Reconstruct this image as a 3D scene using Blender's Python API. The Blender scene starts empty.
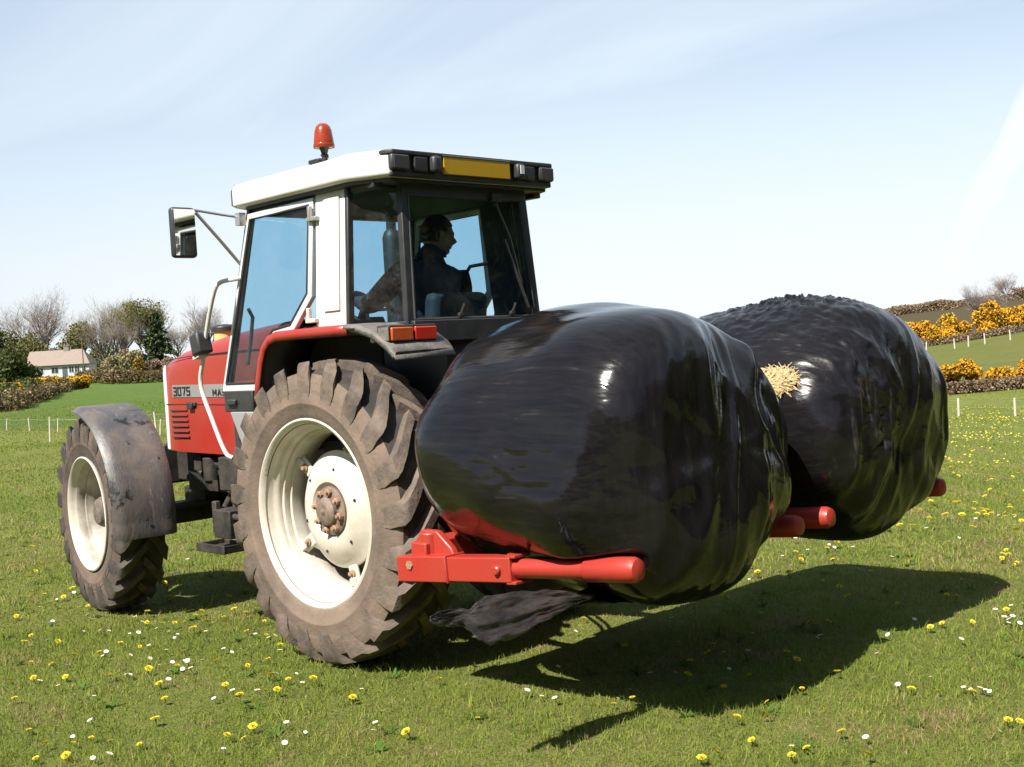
import bpy, bmesh, math, random
import numpy as np
from mathutils import Vector, Matrix, Euler, noise as mn
R = math.radians
random.seed(7)
rng = np.random.default_rng(11)
SC = bpy.context.scene
COL = SC.collection

# ------------------------------------------------------------------ materials
def new_mat(name):
    m = bpy.data.materials.new(name); m.use_nodes = True
    nt = m.node_tree
    for n in list(nt.nodes): nt.nodes.remove(n)
    out = nt.nodes.new('ShaderNodeOutputMaterial')
    return m, nt, out
def N(nt, typ, **kw):
    n = nt.nodes.new(typ)
    for k, v in kw.items():
        if k.startswith('i_'):
            n.inputs[k[2:].replace('_', ' ')].default_value = v
        else: setattr(n, k, v)
    return n
def ramp(nt, stops):
    r = nt.nodes.new('ShaderNodeValToRGB'); cr = r.color_ramp
    while len(cr.elements) < len(stops): cr.elements.new(0.5)
    for e, (p, c) in zip(cr.elements, stops):
        e.position = p; e.color = (c[0], c[1], c[2], 1) if len(c) == 3 else c
    return r
def g(v): return (v, v, v)

def mat(name, col, rough=.5, metal=0, dirt=None, dirt_amt=.5, dscale=6, bump=0, bscale=40, spec=.5, rvar=.12, coat=0, mid=.55, stretch=None, chips=None):
    """painted / rubber / plastic surface: base colour with blotchy dirt, roughness variation and a little bump"""
    m, nt, out = new_mat(name)
    L = nt.links.new
    b = N(nt, 'ShaderNodeBsdfPrincipled')
    b.inputs['Metallic'].default_value = metal
    b.inputs['Specular IOR Level'].default_value = spec
    b.inputs['Coat Weight'].default_value = coat
    b.inputs['Coat Roughness'].default_value = .12
    L(b.outputs[0], out.inputs[0])
    tc = N(nt, 'ShaderNodeTexCoord'); vec = tc.outputs['Object']
    if stretch:
        mp = N(nt, 'ShaderNodeMapping'); mp.inputs['Scale'].default_value = stretch
        L(vec, mp.inputs[0]); vec = mp.outputs[0]
    n1 = N(nt, 'ShaderNodeTexNoise', i_Scale=dscale, i_Detail=7, i_Roughness=.65)
    L(vec, n1.inputs['Vector'])
    if dirt is None: dirt = tuple(c*.8 for c in col)
    r1 = ramp(nt, [(mid-.18, (0, 0, 0)), (mid+.2, g(dirt_amt))])
    L(n1.outputs['Fac'], r1.inputs[0])
    mx = N(nt, 'ShaderNodeMix', data_type='RGBA')
    mx.inputs[6].default_value = (*col, 1); mx.inputs[7].default_value = (*dirt, 1)
    L(r1.outputs[0], mx.inputs[0]); cc = mx.outputs[2]
    if chips:            # (colour, threshold, scale): worn or spattered spots
        n3 = N(nt, 'ShaderNodeTexNoise', i_Scale=chips[2], i_Detail=9, i_Roughness=.72); L(vec, n3.inputs['Vector'])
        r3 = ramp(nt, [(chips[1], g(0)), (chips[1]+.05, g(.85))]); L(n3.outputs['Fac'], r3.inputs[0])
        m3 = N(nt, 'ShaderNodeMix', data_type='RGBA'); m3.inputs[7].default_value = (*chips[0], 1); L(r3.outputs[0], m3.inputs[0]); L(cc, m3.inputs[6]); cc = m3.outputs[2]
    L(cc, b.inputs['Base Color'])
    mr = N(nt, 'ShaderNodeMapRange')
    mr.inputs[3].default_value = max(.02, rough-rvar); mr.inputs[4].default_value = min(1, rough+rvar)
    L(n1.outputs['Fac'], mr.inputs[0]); L(mr.outputs[0], b.inputs['Roughness'])
    if bump:
        n2 = N(nt, 'ShaderNodeTexNoise', i_Scale=bscale, i_Detail=5, i_Roughness=.6)
        L(vec, n2.inputs['Vector'])
        bp = N(nt, 'ShaderNodeBump'); bp.inputs['Strength'].default_value = bump; bp.inputs['Distance'].default_value = .01
        L(n2.outputs['Fac'], bp.inputs['Height']); L(bp.outputs[0], b.inputs['Normal'])
    return m

def glass_mat(name, tint, dust=.03, fres=1.0):
    m, nt, out = new_mat(name); L = nt.links.new
    tr = N(nt, 'ShaderNodeBsdfTransparent'); tr.inputs[0].default_value = (*tint, 1)
    gl = N(nt, 'ShaderNodeBsdfGlossy'); gl.inputs['Roughness'].default_value = .02
    lw = N(nt, 'ShaderNodeLayerWeight'); lw.inputs[0].default_value = .5; pw = N(nt, 'ShaderNodeMath', operation='POWER'); L(lw.outputs['Facing'], pw.inputs[0]); pw.inputs[1].default_value = 5
    fr = N(nt, 'ShaderNodeMath', operation='MULTIPLY_ADD'); L(pw.outputs[0], fr.inputs[0]); fr.inputs[1].default_value = .85; fr.inputs[2].default_value = .035*fres
    m1 = N(nt, 'ShaderNodeMixShader'); L(fr.outputs[0], m1.inputs[0]); L(tr.outputs[0], m1.inputs[1]); L(gl.outputs[0], m1.inputs[2])
    df = N(nt, 'ShaderNodeBsdfDiffuse'); df.inputs[0].default_value = (.5, .46, .4, 1)
    tc = N(nt, 'ShaderNodeTexCoord')
    n1 = N(nt, 'ShaderNodeTexNoise', i_Scale=5, i_Detail=9, i_Roughness=.75); L(tc.outputs['Object'], n1.inputs['Vector'])
    n2 = N(nt, 'ShaderNodeTexNoise', i_Scale=70, i_Detail=3); L(tc.outputs['Object'], n2.inputs['Vector'])
    r1 = ramp(nt, [(.45, g(dust*.3)), (.75, g(dust*2))]); L(n1.outputs['Fac'], r1.inputs[0])
    r2 = ramp(nt, [(.70, g(0)), (.76, g(dust*5))]); L(n2.outputs['Fac'], r2.inputs[0])
    ad = N(nt, 'ShaderNodeMath', operation='ADD'); L(r1.outputs[0], ad.inputs[0]); L(r2.outputs[0], ad.inputs[1])
    m2 = N(nt, 'ShaderNodeMixShader'); L(ad.outputs[0], m2.inputs[0]); L(m1.outputs[0], m2.inputs[1]); L(df.outputs[0], m2.inputs[2])
    L(m2.outputs[0], out.inputs[0])
    return m

def leaf_mat(name, c0, c1, trans=.25, rough=.6, attr=None, scale=.8):
    """foliage: colour varies clump to clump and leaf to leaf; light passes through"""
    m, nt, out = new_mat(name); L = nt.links.new
    df = N(nt, 'ShaderNodeBsdfDiffuse'); tl = N(nt, 'ShaderNodeBsdfTranslucent')
    if attr:
        a = N(nt, 'ShaderNodeAttribute', attribute_name=attr); c = a.outputs['Color']
    else:
        geo = N(nt, 'ShaderNodeNewGeometry')
        tc = N(nt, 'ShaderNodeTexCoord')
        n1 = N(nt, 'ShaderNodeTexNoise', i_Scale=scale, i_Detail=3); L(tc.outputs['Object'], n1.inputs['Vector'])
        ad = N(nt, 'ShaderNodeMath', operation='ADD'); L(n1.outputs['Fac'], ad.inputs[0])
        ml = N(nt, 'ShaderNodeMath', operation='MULTIPLY_ADD'); L(geo.outputs['Random Per Island'], ml.inputs[0]); ml.inputs[1].default_value = .6; ml.inputs[2].default_value = -.3
        L(ml.outputs[0], ad.inputs[1])
        r = ramp(nt, [(.25, c0), (.75, c1)]); L(ad.outputs[0], r.inputs[0]); c = r.outputs[0]
    L(c, df.inputs[0]); L(c, tl.inputs[0])
    mx = N(nt, 'ShaderNodeMixShader'); mx.inputs[0].default_value = trans
    L(df.outputs[0], mx.inputs[1]); L(tl.outputs[0], mx.inputs[2])
    L(mx.outputs[0], out.inputs[0])
    return m

# ------------------------------------------------------------------ mesh collecting
class MB:
    def __init__(s): s.v = []; s.f = []; s.mi = []; s.cur = 0
    def add(s, vs, fs):
        o = len(s.v); s.v += [tuple(map(float, p)) for p in vs]; s.f += [tuple(o+i for i in q) for q in fs]; s.mi += [s.cur]*len(fs); return s
    def box(s, c, d, rot=None):
        hx, hy, hz = d[0]/2, d[1]/2, d[2]/2
        P = [Vector((x, y, z)) for x in (-hx, hx) for y in (-hy, hy) for z in (-hz, hz)]
        if rot is not None:
            M = rot if isinstance(rot, Matrix) else Euler(rot).to_matrix()
            P = [M @ p for p in P]
        P = [p + Vector(c) for p in P]
        return s.add(P, [(0, 1, 3, 2), (4, 6, 7, 5), (0, 4, 5, 1), (2, 3, 7, 6), (0, 2, 6, 4), (1, 5, 7, 3)])
    def prism(s, poly, a0, a1, axis='y'):
        """extrude a 2-D polygon: axis y -> (x,z); axis x -> (y,z); axis z -> (x,y)"""
        def pt(p, a):
            return {'y': (p[0], a, p[1]), 'x': (a, p[0], p[1]), 'z': (p[0], p[1], a)}[axis]
        n = len(poly)
        vs = [pt(p, a0) for p in poly] + [pt(p, a1) for p in poly]
        fs = [tuple(range(n)), tuple(range(2*n-1, n-1, -1))] + [(i, i+n, (i+1) % n+n, (i+1) % n) for i in range(n)]
        return s.add(vs, fs)
    def tube(s, pts, r, n=10, cap=True):
        pts = [Vector(p) for p in pts]; k = len(pts)
        rs = r if isinstance(r, (list, tuple)) else [r]*k
        up = None; vs = []
        for i, p in enumerate(pts):
            t = (pts[min(i+1, k-1)] - pts[max(i-1, 0)]).normalized()
            if up is None:
                up = t.orthogonal().normalized()
            up = (up - t*up.dot(t))
            up = up.normalized() if up.length > 1e-6 else t.orthogonal().normalized()
            b = t.cross(up)
            for j in range(n):
                a = 2*math.pi*j/n
                vs.append(p + (up*math.cos(a) + b*math.sin(a))*rs[i])
        fs = []
        for i in range(k-1):
            for j in range(n):
                fs.append((i*n+j, i*n+(j+1) % n, (i+1)*n+(j+1) % n, (i+1)*n+j))
        if cap: fs += [tuple(range(n-1, -1, -1)), tuple((k-1)*n+j for j in range(n))]
        return s.add(vs, fs)
    def lathe(s, prof, c=(0, 0, 0), n=48, axis='y', closed=False, M=None):
        """profile of (radius, height) turned round an axis"""
        vs = []; k = len(prof)
        for r, h in prof:
            for j in range(n):
                a = 2*math.pi*j/n; x, y = r*math.cos(a), r*math.sin(a)
                p = Vector({'y': (x, h, y), 'z': (x, y, h), 'x': (h, x, y)}[axis])
                if M is not None: p = M @ p
                vs.append(p + Vector(c))
        fs = []
        for i in range(k if closed else k-1):
            i2 = (i+1) % k
            for j in range(n):
                fs.append((i*n+j, i2*n+j, i2*n+(j+1) % n, i*n+(j+1) % n))
        return s.add(vs, fs)
    def build(s, name, m=None, parent=None, smooth=35, bevel=0, seg=2, loc=None, recalc=True):
        me = bpy.data.meshes.new(name)
        me.from_pydata(s.v, [], s.f)
        if recalc and len(s.f) < 60000:
            bm = bmesh.new(); bm.from_mesh(me); bmesh.ops.recalc_face_normals(bm, faces=bm.faces); bm.to_mesh(me); bm.free()
        ms = m if isinstance(m, (list, tuple)) else [m]
        for q in ms:
            if q: me.materials.append(q)
        if len(ms) > 1: me.polygons.foreach_set('material_index', s.mi)
        if smooth:
            me.shade_smooth(); me.set_sharp_from_angle(angle=R(smooth))
        o = bpy.data.objects.new(name, me); COL.objects.link(o)
        if parent: o.parent = parent
        if loc is not None: o.location = loc
        if bevel:
            b = o.modifiers.new('Bevel', 'BEVEL'); b.width = bevel; b.segments = seg; b.limit_method = 'ANGLE'; b.angle_limit = R(35)
        return o

def tag(o, label=None, cat=None, group=None, kind=None):
    if label: o['label'] = label
    if cat: o['category'] = cat
    if group: o['group'] = group
    if kind: o['kind'] = kind
    return o
def empty(name, loc=(0, 0, 0), parent=None, rot=None):
    o = bpy.data.objects.new(name, None); COL.objects.link(o); o.location = loc
    o.empty_display_size = .2
    if rot: o.rotation_euler = rot
    if parent: o.parent = parent
    return o
def copy_tree(o, parent=None):
    c = o.copy(); COL.objects.link(c)
    if parent: c.parent = parent
    for ch in list(o.children): copy_tree(ch, c)
    return c
def circ_pts(c, r, n, ax='y', a0=0, a1=2*math.pi):
    out = []
    for i in range(n+1):
        a = a0+(a1-a0)*i/n; x, y = r*math.cos(a), r*math.sin(a)
        out.append(Vector(c)+Vector({'y': (x, 0, y), 'z': (x, y, 0), 'x': (0, x, y)}[ax]))
    return out
def bez(pts, k=6):
    """smooth a polyline with Catmull-Rom"""
    P = [Vector(p) for p in pts]; P = [P[0]*2-P[1]] + P + [P[-1]*2-P[-2]]; out = []
    for i in range(1, len(P)-2):
        for j in range(k):
            t = j/k; a, b, c, d = P[i-1], P[i], P[i+1], P[i+2]
            out.append(.5*((2*b)+(-a+c)*t+(2*a-5*b+4*c-d)*t*t+(-a+3*b-3*c+d)*t**3))
    out.append(P[-2]); return out

# ------------------------------------------------------------------ camera
CAM = Vector((-5.400, 4.692, 1.665)); YAW, PIT, ROL, FPX = R(-44.646), R(-1.713), R(-3.46), 1192.63
fw = Vector((math.cos(PIT)*math.cos(YAW), math.cos(PIT)*math.sin(YAW), math.sin(PIT)))
rt = Vector((math.sin(YAW), -math.cos(YAW), 0)); up = rt.cross(fw)
rt2 = rt*math.cos(ROL)+up*math.sin(ROL); up2 = -rt*math.sin(ROL)+up*math.cos(ROL)
cd = bpy.data.cameras.new('camera'); cam = bpy.data.objects.new('camera', cd); COL.objects.link(cam)
cam.matrix_world = Matrix(((rt2.x, up2.x, -fw.x, CAM.x), (rt2.y, up2.y, -fw.y, CAM.y), (rt2.z, up2.z, -fw.z, CAM.z), (0, 0, 0, 1)))
cd.sensor_width = 36; cd.lens = FPX/1024*36; cd.clip_start = .05; cd.clip_end = 8000
SC.camera = cam
F2 = Vector((math.cos(YAW), math.sin(YAW), 0)); R2 = Vector((rt.x, rt.y, 0))

# ------------------------------------------------------------------ light
SUN_DIR = Vector((.123, -.821, -1)).normalized()        # the way the light travels
sl = bpy.data.lights.new('sun', 'SUN'); sl.energy = 5.0; sl.angle = R(.5); sl.color = (1, .955, .87)
so = bpy.data.objects.new('sun', sl); COL.objects.link(so); so.rotation_euler = SUN_DIR.to_track_quat('-Z', 'Y').to_euler(); so.location = (0, 8, 12)
w = bpy.data.worlds.new('World'); SC.world = w; w.use_nodes = True
nt = w.node_tree; L = nt.links.new
for n in list(nt.nodes): nt.nodes.remove(n)
wo = N(nt, 'ShaderNodeOutputWorld'); bg = N(nt, 'ShaderNodeBackground'); L(bg.outputs[0], wo.inputs[0])
sky = N(nt, 'ShaderNodeTexSky', sky_type='NISHITA'); sky.sun_disc = False
sky.sun_elevation = R(50.3); sky.sun_rotation = math.atan2(-.123, .821); sky.air_density = 1.0; sky.dust_density = 1.2; sky.ozone_density = 1.2; sky.altitude = 50
SKY_STRENGTH = .05
bg.inputs['Strength'].default_value = SKY_STRENGTH
tc = N(nt, 'ShaderNodeTexCoord')
# thin high cirrus: a cloud layer on a plane far overhead (direction / height)
sep = N(nt, 'ShaderNodeSeparateXYZ'); L(tc.outputs['Generated'], sep.inputs[0])
zc = N(nt, 'ShaderNodeMath', operation='MAXIMUM'); L(sep.outputs['Z'], zc.inputs[0]); zc.inputs[1].default_value = .0
za = N(nt, 'ShaderNodeMath', operation='ADD'); L(zc.outputs[0], za.inputs[0]); za.inputs[1].default_value = .12
vd = N(nt, 'ShaderNodeVectorMath', operation='DIVIDE'); L(tc.outputs['Generated'], vd.inputs[0])
cz = N(nt, 'ShaderNodeCombineXYZ'); 
for i in range(3): L(za.outputs[0], cz.inputs[i])
L(cz.outputs[0], vd.inputs[1])
mp = N(nt, 'ShaderNodeMapping'); mp.inputs['Rotation'].default_value = (0, 0, R(20)); mp.inputs['Scale'].default_value = (.35, 1.1, 1)
L(vd.outputs[0], mp.inputs[0])
cn = N(nt, 'ShaderNodeTexNoise', i_Scale=1.1, i_Detail=6, i_Roughness=.55); cn.inputs['Distortion'].default_value = .7; L(mp.outputs[0], cn.inputs['Vector'])
cr = ramp(nt, [(.34, g(.48)), (.54, g(.62)), (.74, g(.80))]); L(cn.outputs['Fac'], cr.inputs[0])
# milky air: whiter towards the horizon
hz = N(nt, 'ShaderNodeMapRange', interpolation_type='SMOOTHSTEP'); hz.inputs[1].default_value = -.02; hz.inputs[2].default_value = .50; hz.inputs[3].default_value = .95; hz.inputs[4].default_value = .0
L(sep.outputs['Z'], hz.inputs[0])
vdir = (F2*.90+R2*.44).normalized()            # the milky side of the sky lies ahead and to the right
dt = N(nt, 'ShaderNodeVectorMath', operation='DOT_PRODUCT'); L(tc.outputs['Generated'], dt.inputs[0]); dt.inputs[1].default_value = tuple(vdir)
sd = N(nt, 'ShaderNodeMapRange', interpolation_type='SMOOTHSTEP'); sd.inputs[1].default_value = -.1; sd.inputs[2].default_value = .9; sd.inputs[3].default_value = .12; sd.inputs[4].default_value = 1; L(dt.outputs['Value'], sd.inputs[0])
hm0 = N(nt, 'ShaderNodeMath', operation='MULTIPLY'); L(hz.outputs[0], hm0.inputs[0]); L(sd.outputs[0], hm0.inputs[1])
# one long vapour trail spread wide by the wind
def pixdir(u, v): return (fw+rt2*(u-512)/FPX-up2*(v-383.5)/FPX).normalized()
da, db = pixdir(1050, 80), pixdir(925, 310); tn = da.cross(db).normalized()
td = N(nt, 'ShaderNodeVectorMath', operation='DOT_PRODUCT'); L(tc.outputs['Generated'], td.inputs[0]); td.inputs[1].default_value = tuple(tn)
tnz = N(nt, 'ShaderNodeTexNoise', i_Scale=14, i_Detail=4); L(tc.outputs['Generated'], tnz.inputs['Vector'])
tm = N(nt, 'ShaderNodeMath', operation='MULTIPLY_ADD'); L(tnz.outputs['Fac'], tm.inputs[0]); tm.inputs[1].default_value = .022; tm.inputs[2].default_value = -.011
ta = N(nt, 'ShaderNodeMath', operation='ADD'); L(td.outputs['Value'], ta.inputs[0]); L(tm.outputs[0], ta.inputs[1])
tb_ = N(nt, 'ShaderNodeMath', operation='ABSOLUTE'); L(ta.outputs[0], tb_.inputs[0])
tw = N(nt, 'ShaderNodeMapRange', interpolation_type='SMOOTHSTEP'); tw.inputs[1].default_value = .034; tw.inputs[2].default_value = .006; tw.inputs[3].default_value = 0; tw.inputs[4].default_value = .95; L(tb_.outputs[0], tw.inputs[0])
tv = N(nt, 'ShaderNodeMapRange'); tv.inputs[1].default_value = .3; tv.inputs[2].default_value = .8; L(dt.outputs['Value'], tv.inputs[0])
tz = N(nt, 'ShaderNodeMath', operation='MULTIPLY'); L(tw.outputs[0], tz.inputs[0]); L(tv.outputs[0], tz.inputs[1])
cmx = N(nt, 'ShaderNodeMath', operation='MAXIMUM'); crm = N(nt, 'ShaderNodeMath', operation='MULTIPLY'); L(cr.outputs[0], crm.inputs[0]); L(sd.outputs[0], crm.inputs[1]); L(crm.outputs[0], cmx.inputs[0]); L(tz.outputs[0], cmx.inputs[1])
mxa = N(nt, 'ShaderNodeMath', operation='MAXIMUM'); L(hm0.outputs[0], mxa.inputs[0]); L(cmx.outputs[0], mxa.inputs[1])
mxw = N(nt, 'ShaderNodeMix', data_type='RGBA'); veil = N(nt, 'ShaderNodeMix', data_type='RGBA'); veil.inputs[6].default_value = (9.0, 11.5, 13.9, 1); veil.inputs[7].default_value = (9.5, 10.0, 10.5, 1)
hv = N(nt, 'ShaderNodeMapRange', interpolation_type='SMOOTHSTEP'); hv.inputs[1].default_value = .02; hv.inputs[2].default_value = .34; hv.inputs[3].default_value = 1; hv.inputs[4].default_value = 0; L(sep.outputs['Z'], hv.inputs[0])
hm_ = N(nt, 'ShaderNodeMath', operation='MAXIMUM'); L(hv.outputs[0], hm_.inputs[0]); L(cmx.outputs[0], hm_.inputs[1]); L(hm_.outputs[0], veil.inputs[0]); L(veil.outputs[2], mxw.inputs[7])
L(mxa.outputs[0], mxw.inputs[0]); L(sky.outputs[0], mxw.inputs[6])
L(mxw.outputs[2], bg.inputs['Color'])
SC.view_settings.view_transform = 'Standard'; SC.view_settings.look = 'None'; SC.view_settings.gamma = 1; SC.view_settings.use_curve_mapping = False
SC.view_settings.exposure = 1.08
SC.cycles.max_bounces = 8; SC.cycles.transparent_max_bounces = 16; SC.cycles.glossy_bounces = 4; SC.cycles.diffuse_bounces = 3

# ------------------------------------------------------------------ palette
M_RED = mat('tractor_red', (.30, .025, .017), .36, dirt=(.27, .045, .032), dirt_amt=.8, dscale=3, bump=.03, bscale=6, coat=.25, chips=((.22, .10, .07), .70, 9))
M_CRED = mat('carrier_red', (.33, .026, .016), .45, dirt=(.30, .035, .022), dirt_amt=.8, dscale=5, bump=.12, bscale=25, coat=.1, chips=((.10, .06, .045), .68, 13))
M_WHITE = mat('cab_white', (.60, .595, .575), .38, dirt=(.46, .44, .40), dirt_amt=.5, dscale=4, bump=.02, chips=((.36, .33, .28), .70, 8))
M_CREAM = mat('wheel_cream', (.55, .52, .455), .42, dirt=(.36, .29, .21), dirt_amt=.8, dscale=6, bump=.05, bscale=20, mid=.56)
M_HUB = mat('worn_hub_steel', (.14, .105, .085), .6, .2, dirt=(.30, .22, .16), dirt_amt=.8, dscale=22, bump=.4)
M_CREAMF = mat('shaded_dirty_front_rim', (.44, .41, .355), .5, dirt=(.15, .12, .09), dirt_amt=.9, dscale=5, bump=.08, bscale=20, mid=.52)  # darker cream: shade of the deep rim put into the colour, plus mud
M_RUST = mat('rusty_steel', (.24, .13, .075), .7, dirt=(.40, .30, .22), dirt_amt=.8, dscale=30, bump=.4)
M_BLACK = mat('black_paint', (.018, .018, .018), .5, dirt=(.07, .06, .05), dirt_amt=.7, dscale=8, bump=.1)
M_GREASE = mat('greasy_iron', (.014, .013, .012), .65, dirt=(.075, .058, .045), dirt_amt=.8, dscale=6, bump=.5, bscale=30)
M_TRIM = mat('black_trim', (.022, .022, .023), .45, dirt=(.05, .048, .045), dirt_amt=.6, dscale=10)
M_INT = mat('cab_interior', (.02, .02, .022), .75, dirt=(.06, .06, .06), dirt_amt=.5)
M_ALU = mat('grey_metal', (.40, .40, .39), .35, .6, dirt=(.3, .28, .25), dirt_amt=.5, dscale=12)
M_GREYP = mat('grey_panel', (.23, .235, .24), .45, dirt=(.24, .20, .16), dirt_amt=.8, dscale=7)
M_FLARE = mat('dusty_rubber', (.085, .08, .078), .7, dirt=(.22, .19, .16), dirt_amt=.7, dscale=18, bump=.5, bscale=60)
M_SILVER = mat('silver_decal', (.27, .265, .26), .35, .3, dirt=(.3, .29, .28), dirt_amt=.4)
M_INK = mat('black_lettering', (.015, .015, .015), .5)
M_YEL = mat('yellow_plate', (.50, .29, .012), .35, dirt=(.43, .25, .01), dirt_amt=.4, dscale=3)
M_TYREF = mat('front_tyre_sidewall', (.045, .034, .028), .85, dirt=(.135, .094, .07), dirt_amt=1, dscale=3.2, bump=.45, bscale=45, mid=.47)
M_LUGF = mat('front_tyre_lug', (.025, .021, .019), .8, dirt=(.11, .085, .065), dirt_amt=.9, dscale=7, bump=.6, bscale=45, mid=.56)  # darker than the rear lugs: shade under the mudguard put into the colour
M_LENS = mat('lamp_glass', (.06, .06, .065), .12, spec=.8)
M_CLEAR = mat('clear_lamp', (.6, .6, .6), .15)
M_REDL = mat('red_lens', (.50, .03, .015), .18, dirt=(.4, .02, .01), spec=.7)
M_AMBL = mat('amber_lens', (.52, .09, .02), .22, dirt=(.4, .06, .01), spec=.7)
M_ORANGE = mat('orange_beacon', (.28, .034, .008), .2, dirt=(.20, .02, .005), dirt_amt=.6, dscale=18, spec=.6)
M_GREEN = mat('green_reflector', (.25, .38, .22), .3)
M_MIRROR = mat('mirror_glass', (.85, .86, .87), .03, 1.0, rvar=.01)
M_GLASS = glass_mat('tinted_glass', (.56, .76, .86), .025)
M_GLASSD = glass_mat('dusty_glass', (.48, .70, .83), .045)
M_TYRE = mat('tyre_rubber', (.022, .020, .018), .8, dirt=(.10, .075, .055), dirt_amt=.8, dscale=5, bump=.5, bscale=50, mid=.58)
M_LUG = mat('tyre_lug', (.045, .036, .03), .8, dirt=(.165, .122, .092), dirt_amt=.95, dscale=7, bump=.6, bscale=45, mid=.48)
M_TYREW = mat('tyre_sidewall', (.070, .052, .042), .85, dirt=(.185, .132, .098), dirt_amt=1, dscale=3.2, bump=.45, bscale=45, mid=.45)

# =================================================================== TRACTOR
T = tag(empty('tractor'), 'red four-wheel-drive tractor with white cab roof carrying two black bales', 'tractor')

# ---- tyres and wheels -------------------------------------------------
def tyre(Rt, w, rim, nl, lug, parent, flip=1):
    """carcass lathe plus chevron lugs; y is the axle, outer face towards +y"""
    h = w/2; mb = MB(); Rc = Rt-lug
    prof = [(rim-.012, -h*.80), (rim+.02, -h*.93), (rim+.09, -h*1.02), (rim+(Rc-rim)*.55, -h*1.04), (Rc-.055, -h*.98), (Rc-.02, -h*.90), (Rc-.004, -h*.6), (Rc, 0),
            (Rc-.004, h*.6), (Rc-.02, h*.90), (Rc-.055, h*.98), (Rc-.10, h*1.02), (Rc-.108, h*1.028), (Rc-.116, h*1.02), (rim+(Rc-rim)*.55, h*1.04), (rim+.115, h*1.035), (rim+.110, h*1.045), (rim+.102, h*1.045), (rim+.097, h*1.03), (rim+.06, h*.995), (rim+.045, h*.97), (rim+.02, h*.93), (rim-.012, h*.80)]
    mb.cur = 0
    mb.lathe(prof, n=96)
    # sidewall faces use the dusty sidewall material
    n = 96
    for i in range(len(prof)-1):
        if prof[i][0] < Rc-.04 or prof[i+1][0] < Rc-.04:
            for j in range(n): mb.mi[i*n+j] = 1
    pitch = 2*math.pi/nl
    for s in (1, -1):
        for k in range(nl):
            a0 = k*pitch + (pitch/2 if s < 0 else 0); mb.cur = 2
            # stations from the centre line to the shoulder: (lateral, base radius, top radius, angle lag, half width base, half width top)
            st = [(-.06*h, Rc-.01, Rt, -.185, .048, .033), (.25*h, Rc-.01, Rt, -.115, .050, .035), (.60*h, Rc-.012, Rt-.003, -.015, .058, .043), (.86*h, Rc-.03, Rt-.012, .055, .066, .051), (.985*h, Rc-.05, Rt-.030, .08, .070, .055),
                  (1.04*h, Rc-.085, Rt-.074, .092, .068, .050), (1.052*h, Rc-.13, Rc-.095, .098, .060, .040), (1.03*h, Rc-.165, Rc-.155, .10, .044, .02)]
            vs = []
            for (y, rb, rtop, da, wb, wt) in st:
                jit = random.uniform(-.004, .004)
                yy = y*s
                for (r_, hw) in ((rb, -wb), (rtop+jit*.4, -wt), (rtop+jit*.4, wt), (rb, wb)):
                    a = -(a0+da*1.25*flip) + hw/Rt
                    vs.append((r_*math.cos(-a), yy, r_*math.sin(-a)))
            fs = []
            for i in range(len(st)-1):
                for j in range(3):
                    fs.append((i*4+j, i*4+j+1, i*4+4+j+1, i*4+4+j))
            fs += [(0, 1, 2, 3), ((len(st)-1)*4+3, (len(st)-1)*4+2, (len(st)-1)*4+1, (len(st)-1)*4)]
            mb.add(vs, fs)
    return mb.build('tyre', [M_TYRE, M_TYREW, M_LUG] if Rt > .75 else [M_TYRE, M_TYREF, M_LUGF], parent, smooth=40)

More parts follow.
